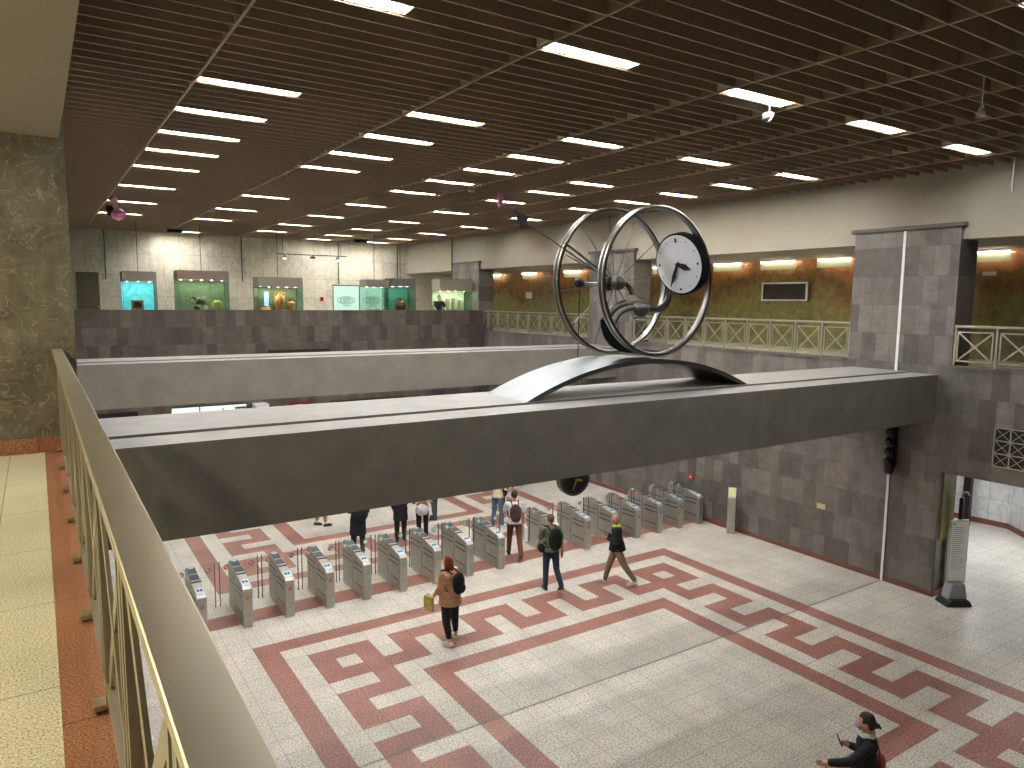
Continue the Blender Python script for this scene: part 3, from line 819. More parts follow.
# ================================================================== SHOWCASES at the back
HG, HB = plain('hood_grey', (120, 112, 104), .5), plain('hood_brown', (116, 98, 92), .5)
TERRA = plain('terracotta', (196, 128, 78), .6, noise=.2, nscale=6)
STONEY = plain('pale_limestone', (190, 184, 160), .7)
def vase(x, y, z, h, r, label, mat=TERRA):
    t = thing('clay_vase', label, 'vase', (x, y, z), group='ancient vases in the showcases')
    MB().lathe([(0, 0), (r*.35, 0), (r*.4, h*.04), (r*.85, h*.32), (r, h*.52), (r*.8, h*.72), (r*.36, h*.84), (r*.32, h*.95), (r*.45, h), (r*.36, h*.99), (0, h*.9)], mat, n=20).build('vessel', t)
    for s in (-1, 1):
        MB().tube([(s*r*.34, 0, h*.93), (s*r*.8, 0, h*.92), (s*r*.88, 0, h*.78), (s*r*.82, 0, h*.68)], r*.08, mat, 6).build('handle', t)
    return t
def showcase(x0, x1, y0, dp, zt, hood, label, hoodmat, back=None, emit=.0, led=(255, 244, 214), ledp=14, plinth=.85, cham=0):
    t = thing('showcase', label, 'showcase', ((x0+x1)/2, y0+dp/2, 5.15), group='glass showcases behind the parapet'); w = (x1-x0)/2; d = dp/2; H_ = zt-5.15
    MB().box(-w, -d, H_-hood, w, d, H_, hoodmat).box(-w+.02, -d+.02, H_, w-.02, d-.02, H_+.01, M['black']).build('hood', t, bevel=.01)
    MB().box(-w, -d, 0, w, d, plinth, hoodmat).build('plinth', t)
    MB().box(-w+.02, -d+.01, plinth, w-.02, -d+.02, H_-hood, M['glass_green']).build('front_glass', t)
    MB().box(-w+.01, -d+.02, plinth, -w+.02, d-.03, H_-hood, M['glass_green']).build('side_glass', t)
    MB().box(w-.02, -d+.02, plinth, w-.01, d-.03, H_-hood, M['glass_green']).build('side_glass', t)
    if back: MB().box(-w+.02, d-.03, plinth, w-.02, d-.01, H_-hood, back).build('back_panel', t)
    for sx in (-1, 1):
        for sy in (-1, 1): MB().box(sx*w-.012 if sx > 0 else -w, sy*d-.012 if sy > 0 else -d, plinth, w if sx > 0 else -w+.012, d if sy > 0 else -d+.012, H_-hood, M['grey_grid']).build('corner_post', t)
    q = MB(); n_ = max(2, int(w*2/.35)); lm = lamp('case_led', led, ledp*7)
    for k in range(n_): q.lathe([(0, 0), (.045, 0)], lm, (-w+(k+.5)*2*w/n_, 0, H_-hood-.004), 8)
    q.build('spotlights', t)
    MB().box(-.01, -.01, H_, .01, .01, 4.35, M['black_metal']).build('hanging_rod', t)
    return t
YC = 31.0
cy_screen = plain('lit_blue_print', (90, 190, 215), .5, emit=(110, 205, 230), strength=.26, noise=.35, nscale=5)
teal = plain('teal_back', (122, 138, 118), .5, noise=.25, nscale=7)
cream_b = plain('cream_back', (190, 200, 180), .5, noise=.1)
showcase(2.78, 3.95, YC, .9, 7.58, .36, 'small showcase with bright blue back print, leftmost along the parapet', HG, cy_screen)
showcase(4.68, 6.60, YC, .9, 7.68, .36, 'wide showcase with brown hood and greenish glass, second from left', HB, teal)
showcase(7.74, 9.60, YC, .9, 7.50, .40, 'showcase holding orange lit amphoras, middle of the back terrace', HG, plain('dim_green_back', (96, 100, 80), .5), plinth=.85, ledp=26)
showcase(12.45, 13.55, YC, .8, 7.50, .32, 'showcase with pale objects in front of the lit white doors', HG, None, ledp=10)
showcase(13.60, 14.75, YC-.3, .9, 7.58, .36, 'dark teal showcase holding one large reddish vase', plain('hood_dark', (86, 82, 78), .5), plain('teal_dark', (60, 120, 110), .4, emit=(70, 170, 150), strength=.06), ledp=14)
showcase(14.98, 16.65, 28.75, .8, 7.55, .52, 'tall cream lit corner showcase behind the guard, right end of parapet', plain('hood_beige', (150, 144, 128), .5), cream_b, ledp=20)
bx = thing('architectural_model', 'small orange framed model inside the blue lit showcase', 'model', (3.3, YC+.45, 6.0))
MB().box(-.2, -.15, 0, .2, .15, .22, TERRA).box(-.2, -.15, .42, .2, .15, .5, TERRA).box(-.2, -.15, .22, -.13, .15, .42, TERRA).box(.13, -.15, .22, .2, .15, .42, TERRA).build('model_body', bx)
MB().box(-.13, -.05, .22, .13, .05, .42, M['grey_grid']).build('model_core', bx)
gr = thing('carved_relief', 'dark leafy carved relief inside the brown hooded showcase', 'relief', (5.55, YC+.5, 6.0))
rb = MB()
for k in range(14): rb.ball((random.uniform(-.3, .3), random.uniform(-.06, .06), random.uniform(.15, .65)), (.09, .04, .10), plain('relief_dark', (70, 74, 50), .6) if k % 2 else STONEY, 8)
rb.build('relief_leaves', gr); MB().box(-.6, -.2, 0, .5, .2, .14, TERRA).build('relief_plinth', gr)
pt = thing('round_jar', 'round pale yellow jar at the right end of the brown hooded showcase', 'jar', (6.2, YC+.45, 6.0))
MB().lathe([(0, 0), (.1, 0), (.2, .16), (.24, .32), (.2, .46), (.1, .54), (.12, .6), (0, .6)], plain('yellow_jar', (190, 180, 100), .5), n=18).build('jar_body', pt)
vase(8.75, YC+.5, 6.0, .95, .24, 'tall orange amphora in the middle of the amphora showcase')
vase(9.22, YC+.5, 6.0, .62, .20, 'shorter orange vase at the right end of the amphora showcase')
vase(8.15, YC+.5, 6.0, .30, .22, 'low orange bowl-shaped pot at the left end of the amphora showcase')
sc_ = MB().box(-.09, -.02, 0, .09, .02, .80, plain('screen_blue', (150, 190, 240), .4, emit=(170, 205, 250), strength=.35)).build('display_screen'); sc_.location = (8.22, YC+.62, 6.1)
tag(sc_, 'narrow bright blue screen inside the amphora showcase', 'screen')
vase(14.18, YC+.15, 5.98, .72, .27, 'large reddish brown vase alone in the teal showcase', plain('red_clay', (150, 80, 50), .6))
for x, h, r, l in ((12.8, .28, .14, 'small squat pale pot in showcase before the lit doors'), (13.15, .38, .10, 'slim pale flask in showcase before the lit doors')):
    vase(x, YC+.4, 6.0, h, r, l, STONEY)
for k, x in enumerate((15.35, 15.62, 15.9, 16.2)):
    c_ = thing('marble_slab', 'upright white marble slab in corner showcase, %s from the left' % ORD[k], 'stone slab', (x, 29.25, 6.0), group='pale slabs in the corner showcase')
    MB().box(-.09, -.05, 0, .09, .05, .75-.07*(k % 2), STONEY).build('slab_face', c_, bevel=.02)
# lit white doors with eye-shaped emblem at the back
for k, x0 in enumerate((12.75, 14.15)):
    t = thing('lit_door', ('left' if k == 0 else 'right')+' panel of the glowing white glass doors on the marble back wall', 'door', (x0, 36.17, 5.15), group='glowing white doors')
    MB().box(0, -.03, 0, 1.36, 0, 2.15, plain('lit_glass', (112, 140, 128), .3, emit=(205, 240, 222), strength=.22)).build('panel', t)
    MB().box(-.03, -.04, 0, 0, .0, 2.2, M['grey_grid']).box(0, -.04, 2.15, 1.36, .0, 2.2, M['grey_grid']).box(1.36, -.04, 0, 1.39, 0, 2.2, M['grey_grid']).build('frame', t)
    em = MB(); ink2 = plain('emblem_ink', (60, 90, 100), .6)
    for s in (.30, .42): em.tube([(.68+s*math.cos(a)*1.1, -.035, 1.42+s*.48*math.sin(a)) for a in [2*math.pi*q/28 for q in range(28)]], .012, ink2, 5, True)
    for s in (.07, .15): em.tube([(.68+s*math.cos(a), -.035, 1.42+s*math.sin(a)) for a in [2*math.pi*q/16 for q in range(16)]], .012, ink2, 5, True)
    for a in range(-3, 4): em.tube([(.68+a*.12, -.035, 1.28), (.68+a*.08, -.035, 1.56)], .008, ink2, 4)
    em.box(.5, -.037, 1.12, .88, -.033, 1.15, ink2).build('emblem', t)
t = thing('door_leaf', 'plain dark olive door at the left end of the marble wall', 'door', (1.5, 36.12, 5.15))
MB().box(0, 0, 0, .85, .06, 2.52, plain('olive_door', (84, 76, 56), .4)).build('leaf', t, bevel=.01)
MB().lathe([(0, .05), (.03, .05), (.03, 0)], M['steel'], (.78, 0, 1.05), 10, (0, -1, 0)).build('handle', t)
t = thing('fire_box', 'tiny red and dark fire sign on marble wall beside the lit doors', 'sign', (12.15, 36.17, 6.62))
MB().box(-.09, 0, -.11, .09, .02, .11, M['sticker_red']).build('plate', t); MB().box(-.05, -.006, -.06, .05, 0, .06, M['black']).build('symbol', t)
# hanging track with two glowing spots
t = thing('track_light', 'hanging black track with two glowing spotlights before the marble wall', 'track light', (10.7, 33.0, 8.6))
MB().box(-1.6, -.03, -.02, 1.6, .03, .02, BM).build('track', t)
for x in (-1.35, 1.3):
    MB().tube([(x, 0, .0), (x, 0, .9)], .012, BM, 6).build('rod', t)
for x in (-1.27, 1.18):
    s = MB().lathe([(.05, .14), (.07, .12), (.10, 0), (.09, 0), (.06, .1)], BM, (x, 0, -.19), 12).build('spotlight', t)
    MB().ball((x, 0, -.14), .07, lamp('spot_bulb', (255, 236, 190), 60), 10).build('bulb', s)
MB().box(-.1, -.05, -.16, .1, .05, -.06, BM).box(-.015, -.01, -.06, .015, .01, 0, BM).build('junction', t)
for k, (x, lab) in enumerate(((4.6, 'wide pool of light above the brown hooded showcase'), (12.9, 'above the lit doors'))):
    t = thing('wall_washer', 'black wall-washing lamp near the ceiling, '+lab, 'wall light', (x+.5, 34.0, 9.35))
    MB().box(-.3, -.08, 0, .3, .08, .14, BM).build('housing', t)
    ld = D.lights.new('washer', 'SPOT'); ld.energy = 85; ld.spot_size = math.radians(115); ld.spot_blend = .9; ld.color = (1, .96, .86); ld.shadow_soft_size = .12
    lo = D.objects.new('washer_lamp', ld); COL.objects.link(lo); lo.parent = t; lo.location = (0, .1, -.02); lo.rotation_euler = (math.radians(38), 0, 0)

# lower back wall: lit doors, white and blue posts, red board
t = thing('lit_shopfront', 'pale green lit glass shopfront on the lower back wall under the beam', 'shopfront', (3.85, YS-.06, 0))
MB().box(0, .02, 0, 2.55, .05, 2.72, plain('shop_glow', (214, 232, 214), .4, emit=(214, 235, 215), strength=.30)).build('glass_front', t)
MB().box(.9, 0, 0, .94, .03, 2.72, M['grey_grid']).box(1.7, 0, 0, 1.74, .03, 2.6, M['grey_grid']).box(-.02, 0, 2.70, 2.57, .05, 2.75, M['grey_grid']).build('frame', t)
t = thing('white_cabinet', 'white cabinet against the lower back wall beside blue barrier', 'cabinet', (6.85, YS-.3, 0))
MB().box(-.25, -.25, 0, .25, .28, 2.72, M['white']).build('body', t, bevel=.02); MB().box(-.2, -.262, .2, .2, -.25, 2.4, plain('door_white', (220, 220, 215), .5)).build('door', t)
bc = MB()
for k in range(6): bc.box(6.02+.09*k, YS-.12, 0, 6.06+.09*k, YS-.08, 2.60, plain('blue_grey_bar', (60, 84, 100), .4))
bc.box(5.98, YS-.12, 2.56, 6.56, YS-.06, 2.62, M['grey_grid'])
tag(bc.build('barrier_grille'), 'blue-grey barred grille between shopfront and white cabinet', 'grille')
rb_ = thing('red_notice_board', 'dark red notice board on the lower back wall below the far beam', 'board', (8.0, YS-.05, 1.7))
MB().box(0, 0, 0, .86, .045, .95, plain('dark_red', (110, 22, 26), .5)).build('board', rb_, bevel=.01); MB().box(.2, -.004, .78, .5, 0, .84, M['white']).build('writing_strip', rb_)

# ================================================================== things hanging from the ceiling
pink = plain('pink_foil', (255, 150, 200), .3, noise=.35, nscale=9); pinkp = plain('pale_pink_foil', (250, 200, 215), .3, noise=.25, nscale=9)
def wrinkled(c, r, mat, seed, n=18, amp=.18):
    rnd = random.Random(seed); mb = MB(); mb.ball((0, 0, 0), 1, mat, n)
    vs = []
    for v in mb.v:
        v = Vector(v); k = 1+amp*math.sin(7*v.x+seed)*math.cos(6*v.z+2*seed)+amp*.5*math.sin(13*v.y+11*v.z)
        vs.append((c[0]+v.x*r[0]*k, c[1]+v.y*r[1]*k, c[2]+v.z*r[2]*k))
    mb.v = vs
    return mb
p = at(500, 197, 17.3)
t = thing('foil_balloon', 'shrivelled pink foil balloon hanging by the ceiling above the arrow head', 'balloon', (p.x, p.y, p.z), group=None)
wrinkled((0, 0, -.05), (.10, .07, .20), pink, 3).build('balloon_skin', t)
MB().tube([(0, 0, .12), (.01, 0, 9.5-p.z)], .004, pink, 5).build('string', t)
p = at(114, 210, 24.6)
t = thing('foil_balloon', 'pink and black foil balloon figure caught under the left ceiling slats', 'balloon', (p.x, p.y, p.z))
wrinkled((.10, 0, -.10), (.20, .12, .18), pink, 5).build('balloon_skin', t)
wrinkled((-.10, 0, -.02), (.11, .08, .16), M['black'], 2).build('black_patch', t)
wrinkled((.02, 0, .20), (.10, .08, .20), pinkp, 8).build('balloon_neck', t)
wrinkled((-.05, 0, .36), (.10, .06, .12), plain('brick_red', (170, 70, 60), .5), 4).build('balloon_knot', t)
MB().tube([(-.05, 0, .3), (-.05, 0, 9.5-p.z)], .005, M['black'], 5).build('string', t)
# small spotlight
p = at(769, 116, 7.2)
t = thing('spotlight', 'small white conical spotlight hanging under a ceiling strip light', 'spotlight', (p.x, p.y, p.z))
MB().lathe([(0, .10), (.03, .09), (.075, -.06), (.06, -.06), (.0, 0)], M['white'], n=16, axis=(.9, .1, .45)).build('shade', t)
MB().ball((-.09, -.01, -.04), .055, M['grey_grid'], 12).build('lens', t)
MB().tube([(0, 0, 0), (.0, 0, 9.5-p.z)], .012, M['grey_grid'], 6).build('stem', t)
p = at(981, 113, 4.9)
t = thing('hanging_wire', 'thin white wire with a knotted tangle hanging in the upper right', 'wire', (p.x, p.y, p.z))
MB().tube([(0, 0, .05), (.02, 0, .3), (-.01, 0, .6), (.0, 0, max(.7, 9.5-p.z))], .006, M['white'], 5).build('wire', t)
kn = MB()
for k in range(5): kn.tube([(.045*math.cos(a+k), .04*math.sin(2*a+k), -.0+.06*math.sin(a)+.01*k) for a in [2*math.pi*q/14 for q in range(14)]], .005, plain('clear_cord', (190, 190, 185), .2), 5, True)
kn.build('tangle', t)
p = at(1013, 178, 6.85)
t = thing('frayed_rope', 'short white frayed cord hanging beside the beige wall, far right', 'cord', (p.x, p.y, p.z))
MB().tube([(0, 0, -.28), (.015, 0, -.15), (-.01, 0, 0), (0, 0, 9.5-p.z)], .008, M['white'], 5).build('cord', t)
MB().tube([(0, 0, -.28), (-.02, 0, -.2), (-.03, 0, -.08)], .006, M['white'], 5).build('frayed_end', t)
p = at(312, 259, 33)
# smoke detectors on the grille
for k, (px, py, Y, lab) in enumerate(((212+0, 222, 26, 'beneath the second light column'), (472, 177, 16.9, 'beneath the middle light column'))):
    q = at(px, py, Y); d_ = thing('smoke_detector', 'small pale round detector on ceiling slats, '+lab, 'detector', (q.x, q.y, 9.49))
    MB().lathe([(0, -.05), (.06, -.05), (.10, -.02), (.11, 0), (0, 0)], plain('detector_cream', (170, 158, 140), .5), n=16).build('dome', d_)

# thin cables down the walls at the back
cb = MB()
for x in (2.62, 8.3, 13.05, 16.3): cb.box(x-.02, 36.14, 7.4, x+.02, 36.18, 9.5, M['grey_grid'])
cb.box(XW+.05, 31.0, 8.0, XW+.08, 31.06, 9.5, M['grey_grid'])
struct('trim_6', cb)
# ================================================================== PEOPLE
def remesh(mb, voxel, name, parent, extra=None, smooth_it=2):
    """fuse overlapping closed shapes into one continuous skin"""
    me = D.meshes.new('tmp'); me.from_pydata(mb.v, [], mb.f); me.update()
    bm = bmesh.new(); bm.from_mesh(me); bmesh.ops.recalc_face_normals(bm, faces=bm.faces); bm.to_mesh(me); bm.free()
    o = D.objects.new('tmp', me); COL.objects.link(o)
    r = o.modifiers.new('r', 'REMESH'); r.mode = 'VOXEL'; r.voxel_size = voxel
    s = o.modifiers.new('s', 'SMOOTH'); s.iterations = smooth_it; s.factor = .5
    dg = bpy.context.evaluated_depsgraph_get(); dg.update()
    m2 = D.meshes.new_from_object(o.evaluated_get(dg))
    D.objects.remove(o); D.meshes.remove(me)
    if extra is not None:
        bm = bmesh.new(); bm.from_mesh(m2)
        e = D.meshes.new('e'); e.from_pydata(extra.v, [], extra.f); e.update(); bm.from_mesh(e); bm.to_mesh(m2); bm.free(); D.meshes.remove(e)
    m2.name = name; m2.materials.clear(); m2.materials.append(mb.mats[0])
    for p in m2.polygons: p.use_smooth = True; p.material_index = 0
    ob = D.objects.new(name, m2); COL.objects.link(ob); ob.parent = parent
    return ob
def cone(mb, p0, r0, p1, r1, mat, n=12):
    p0, p1 = Vector(p0), Vector(p1); d = (p1-p0).normalized()
    pts = [p0-d*r0*.8, p0-d*r0*.45, p0, p0.lerp(p1, .35), p0.lerp(p1, .7), p1, p1+d*r1*.45, p1+d*r1*.8]
    rr = [r0*.5, r0*.85, r0, r0+(r1-r0)*.30, r0+(r1-r0)*.68, r1, r1*.85, r1*.5]
    mb.tube(pts, rr, mat, n)
SKIN = {'fair': plain('skin_fair', (214, 166, 142), .5), 'tan': plain('skin_tan', (196, 142, 116), .5)}
def cloth(name, c, n=.12): return plain(name, c, .85, noise=n, nscale=14)
def person(label, pos, head, k=1.0, legs=((22, 8), (-18, 18)), arms=((15, 8, 30), (-12, 8, 30)), skin='fair', top=(40, 40, 40), top_len=.86, sleeve=1.0, bulk=1.0,
           trousers=(30, 30, 34), trouser_len=1.0, shoes=(30, 30, 30), hair=(50, 32, 24), hair_kind='short', collar=None, mask=None, lean=4, look=0, spread=.005):
    """head = compass heading (degrees clockwise from +Y). legs/arms: ((swing, bend) right, left), ((swing, abduct, elbow) ...)"""
    t = thing('person', label, 'person', (pos[0], pos[1], 0), math.radians(-head)); t.scale = (k, k, k)
    sk = SKIN[skin]; b = MB(); X = Vector
    ln = math.radians(lean)
    hipz = .90; J = {}
    # legs first, so that the lower foot rests on the floor
    lo = 9
    for i, (s, (sw, kn)) in enumerate(zip((1, -1), legs)):
        a = math.radians(sw); c_ = math.radians(sw-kn)
        hip = X((s*.095, 0, 0)); knee = hip+X((s*spread, math.sin(a)*.42, -math.cos(a)*.42)); ank = knee+X((s*spread*.5, math.sin(c_)*.41, -math.cos(c_)*.41))
        fp = max(-.55, min(.2, c_*.6 if c_ < 0 else c_*.5)); J[i] = (hip, knee, ank, fp, s); lo = min(lo, ank.z + (-.17*math.sin(-fp) if fp < 0 else 0))
    hz = .085-lo
    for i in (0, 1):
        hip, knee, ank, fp, s = J[i]; J[i] = (hip+X((0, 0, hz)), knee+X((0, 0, hz)), ank+X((0, 0, hz)), fp, s)
    P0 = X((0, 0, hz+.03))
    def up(h, y=0): return P0+X((0, math.sin(ln)*h+y, math.cos(ln)*h))
    waist, chest, neck, headc = up(.16), up(.36), up(.52), up(.665, .02)
    mw = X
    # body: hips, waist, chest, neck, head
    for c, r in ((P0, (.15, .10, .12)), (up(.12), (.135, .095, .14)), (up(.27), (.145, .10, .14)), (up(.38), (.165, .11, .13)), (up(.45), (.14, .085, .08))): b.ball(c, r, sk, 16)
    cone(b, up(.46), .055, up(.58), .05, sk)
    b.ball(headc, (.074, .092, .105), sk, 18); b.ball(headc+X((0, .035, -.055)), (.052, .055, .058), sk, 14)
    hd_ = MB()
    Rz = Matrix.Rotation(math.radians(look), 3, 'Z')
    def hp(x, y, z): return headc+Rz @ X((x, y, z))
    b.ball(hp(0, .098, -.018), (.013, .018, .022), sk, 8)
    for s in (-1, 1): b.ball(hp(s*.076, 0, -.01), (.012, .02, .032), sk, 8)
    fing = MB(); armJ = []
    for s, (sw, ab, el) in zip((1, -1), arms):
        a, e = math.radians(sw), math.radians(sw+el); q = math.radians(ab)
        sh = up(.455)+X((s*.185, 0, 0))
        elb = sh+X((s*math.sin(q), math.sin(a)*math.cos(q), -math.cos(a)*math.cos(q))).normalized()*.285
        wr = elb+X((-s*math.sin(math.radians(max(0, el)*.22)), math.sin(e), -math.cos(e))).normalized()*.25
        armJ.append((sh, elb, wr, s))
        cone(b, sh, .052, elb, .040, sk); cone(b, elb, .040, wr, .028, sk)
        d = (wr-elb).normalized(); side = d.cross(X((s, 0, 0))).normalized(); nrm = X((s, 0, 0))
        palm = wr+d*.05
        b.tube([wr+d*.0, wr+d*.03, wr+d*.085], [.026, .034, .030], sk, 10)
        for f in range(4):
            o = wr+d*.08+side*(-.027+.018*f); Lf = (.062, .075, .070, .055)[f]
            c2 = (d-nrm*.35).normalized(); c3 = (d-nrm*.9).normalized()
            fing.tube([o-d*.01, o+d*Lf*.35, o+d*Lf*.35+c2*Lf*.35, o+d*Lf*.35+c2*Lf*.35+c3*Lf*.3], [.009, .0088, .008, .006], sk, 6)
        o = wr+d*.025-side*.028
        fing.tube([o, o+(d-side*.8).normalized()*.035, o+(d-side*.5-nrm*.3).normalized()*.065], [.011, .010, .007], sk, 6)
    for i in (0, 1):
        hip, knee, ank, fp, s = J[i]
        cone(b, hip, .085, knee, .056, sk); cone(b, knee, .055, ank, .036, sk)
        f = X((0, math.cos(fp), math.sin(fp)))
        cone(b, ank-X((0, 0, .035)), .036, ank+f*.13-X((0, 0, .045)), .026, sk)
    body = remesh(b, .016, 'body', t, fing)
    # eyes and mouth
    for s in (-1, 1):
        MB().ball(hp(s*.030, .085, .008), .010, M['white'], 8).ball(hp(s*.030, .0925, .008), .006, M['black'], 6).build('eye', t)
    if not mask: MB().ball(hp(0, .098, -.058), (.024, .008, .006), plain('lips', (170, 90, 84), .5), 8).build('mouth', t)
    # trousers
    tm = cloth('trouser_cloth', trousers); c = MB()
    c.ball(P0+X((0, 0, .02)), (.165*bulk, .118*bulk, .13), tm, 16)
    for i in (0, 1):
        hip, knee, ank, fp, s = J[i]; end = knee.lerp(ank, trouser_len)
        cone(c, hip, .098*bulk, knee, .072*bulk, tm); cone(c, knee, .072*bulk, end, .058, tm)
    remesh(c, .018, 'trousers', t)
    # upper garment with sleeves
    gm = cloth('top_cloth', top); c = MB()
    low = up((top_len-.9)*-1 if False else 0)
    for h_, r in ((.12, (.150*bulk, .112*bulk, .14)), (.27, (.160*bulk, .118*bulk, .14)), (.38, (.178*bulk, .122*bulk, .13)), (.455, (.165, .095, .07))): c.ball(up(h_), r, gm, 16)
    drop = top_len     # metres of garment below the waist
    c.tube([up(.2), up(.06), up(.06-drop)], [.13*bulk, .168*bulk, .19*bulk], gm, 18)
    c.v = [(v[0], v[1], v[2]) for v in c.v]
    for sh, elb, wr, s in armJ:
        if sleeve > 1:
            cone(c, sh, .070, elb, .058*bulk, gm); cone(c, elb, .058*bulk, elb.lerp(wr, sleeve-1), .044, gm)
        else: cone(c, sh, .070, sh.lerp(elb, sleeve), .062, gm)
    remesh(c, .018, 'jacket' if sleeve > 1 else 'shirt', t)
    sm = plain('shoe', shoes, .6)
    for i in (0, 1):
        hip, knee, ank, fp, s = J[i]; f = X((0, math.cos(fp), math.sin(fp)))
        c = MB(); h0 = ank-X((0, 0, .045))
        cone(c, h0-f*.035, .042, h0+f*.07, .044, sm); cone(c, h0+f*.07, .044, h0+f*.16-X((0, 0, .008)), .030, sm)
        sh_ = remesh(c, .014, 'shoe', t)
        SL_ = MB().obox(h0+f*.06-X((0, 0, .034)), f*.125, X((.042, 0, 0)), f.cross(X((1, 0, 0))).normalized()*.008, M['white'] if sum(shoes) > 400 else M['grey_grid']).build('sole', sh_)
    # hair
    hm = plain('hair', hair, .6, noise=.3, nscale=30)
    if hair_kind != 'bald':
        c = MB(); c.ball(hp(0, -.014, .022), (.084, .098, .100), hm, 16)
        if hair_kind == 'long':
            c.ball(hp(0, -.05, -.05), (.088, .07, .12), hm, 14); c.ball(hp(0, -.065, -.14), (.085, .055, .11), hm, 14)
            for s in (-1, 1): c.ball(hp(s*.065, .0, -.08), (.03, .055, .12), hm, 10)
        if hair_kind == 'bun':
            c.ball(hp(0, -.06, -.02), (.075, .06, .08), hm, 12); c.ball(hp(0, -.125, -.03), (.035, .04, .035), hm, 12); c.ball(hp(.01, -.16, -.055), (.018, .03, .018), hm, 8)
        # keep the face clear
        ho = remesh(c, .012, 'hair', t); me = ho.data
        bm = bmesh.new(); bm.from_mesh(me); Ri = Rz.inverted()
        kill = [v for v in bm.verts if (lambda q: q.y > .048 and q.z < .058)(Ri @ (v.co-headc))]
        bmesh.ops.delete(bm, geom=kill, context='VERTS'); bm.to_mesh(me); bm.free()
    if collar: 
        c = MB(); c.lathe([(.062, .02), (.085, .0), (.10, -.03), (.08, -.03), (.055, .0)], plain('collar', collar, .8), up(.53), 16, (0, math.sin(ln), math.cos(ln)), True); c.build('collar', t)
    if mask:
        c = MB(); c.ball(hp(0, .070, -.045), (.058, .048, .050), plain('face_mask', mask, .7), 14); c.build('face_mask', t)
    return t, up, armJ, J, hp
def put(o, t):
    """things carried by a person stay top-level but stand where the person holds them"""
    o.location = t.location; o.rotation_euler = t.rotation_euler; o.scale = t.scale
    return o
def backpack(t, up, col, label, size=1.0, tilt=0, stripe=None, name='backpack', x=0):
    bp = put(thing(name, label, 'backpack'), t); m = cloth('pack_cloth', col, .2)
    c = MB(); c.ball(up(.28, -.20)+Vector((x, 0, 0)), (.155*size, .10*size, .225*size), m, 18); c.ball(up(.20, -.20)+Vector((x, 0, 0)), (.15*size, .105*size, .17*size), m, 16)
    remesh(c, .02, 'pack_body', bp)
    c = MB(); c.ball(up(.18, -.285)+Vector((x, 0, 0)), (.105*size, .035, .10*size), m, 12); c.build('front_pocket', bp)
    for s in (-1, 1):
        c = MB(); c.tube([up(.46, -.16)+Vector((s*.08+x*.5, 0, 0)), up(.535, -.04)+Vector((s*.09, 0, 0)), up(.50, .09)+Vector((s*.10, 0, 0)), up(.36, .145)+Vector((s*.12, 0, 0)), up(.2, .09)+Vector((s*.165, 0, 0)), up(.14, -.10)+Vector((s*.15, 0, 0))], .016, m, 8); c.build('strap', bp)
    if stripe:
        c = MB(); c.tube([up(.16, -.30)+Vector((dx+x, -.0+abs(dx)*.25, 0)) for dx in (-.13*size, -.06, 0, .06, .13*size)], .012, plain('pack_stripe', stripe, .6), 6); c.build('stripe', bp)
    return bp
# woman with red hair, tan coat and black trousers
t, up, aj, lj, hp = person('woman in tan coat with long red hair, seen from behind, walking over the floor pattern', (6.42, 11.92), -18, .985, ((3, 4), (-7, 10)), ((-4, 10, 40), (4, 6, 44)), spread=.06,
    top=(192, 148, 116), top_len=.24, sleeve=1.92, bulk=1.24, trousers=(26, 24, 26), trouser_len=.80, shoes=(225, 215, 205), hair=(140, 62, 34), hair_kind='long', look=25)
backpack(t, up, (24, 25, 32), 'black backpack on the red-haired woman in the tan coat', .95, x=.06)
hb = put(thing('handbag', 'yellow printed shopping bag held by the red-haired woman', 'bag'), t); w = aj[1][2]
MB().box(w.x-.07, w.y+.0, w.z-.36, w.x-.02, w.y+.26, w.z-.06, plain('yellow_bag', (196, 180, 84), .6, noise=.35, nscale=12)).build('bag_body', hb, bevel=.02)
MB().tube([w+Vector((-.06, .06, -.07)), w+Vector((-.05, .08, .0)), w+Vector((-.05, .16, .0)), w+Vector((-.06, .2, -.07))], .008, M['white'], 6).build('bag_handle', hb)
# man in green shirt walking to the gates
t, up, aj, lj, hp = person('man in olive green shirt and jeans walking towards the ticket gates', (9.6, 12.95), 14, 1.03, ((-12, 34), (5, 4)), ((-16, 12, 10), (18, 10, 30)),
    skin='tan', top=(108, 116, 88), top_len=.10, sleeve=.75, trousers=(48, 62, 82), shoes=(66, 58, 50), hair=(92, 68, 50), lean=3)
backpack(t, up, (20, 20, 24), 'black backpack on the man in the green shirt', 1.08, x=.03)
wb = put(thing('waist_bag', 'black hip bag hanging at the left side of the man in green', 'bag'), t)
MB().ball(up(.02, .06)+Vector((-.21, 0, 0)), (.08, .13, .10), plain('hip_bag_cloth', (22, 22, 24), .8), 14).build('bag_body', wb)
MB().tube([up(.08, .1)+Vector((-.19, 0, 0)), up(.13, .13), up(.08, .1)+Vector((.17, 0, 0)), up(.08, -.12)+Vector((.1, 0, 0)), up(.08, -.12)+Vector((-.12, 0, 0)), up(.08, -.02)+Vector((-.2, 0, 0))], .012, M['black'], 6).build('belt', wb)
# bald man in black jacket
t, up, aj, lj, hp = person('bald man in black jacket and khaki trousers walking to the left', (11.12, 12.4), -52, 1.0, ((22, 8), (-24, 12)), ((-6, 6, 112), (0, 6, 108)),
    skin='tan', top=(26, 25, 30), top_len=.13, sleeve=1.92, bulk=1.08, trousers=(138, 122, 98), shoes=(230, 228, 224), hair_kind='bald', collar=(226, 220, 60), lean=3, look=6)
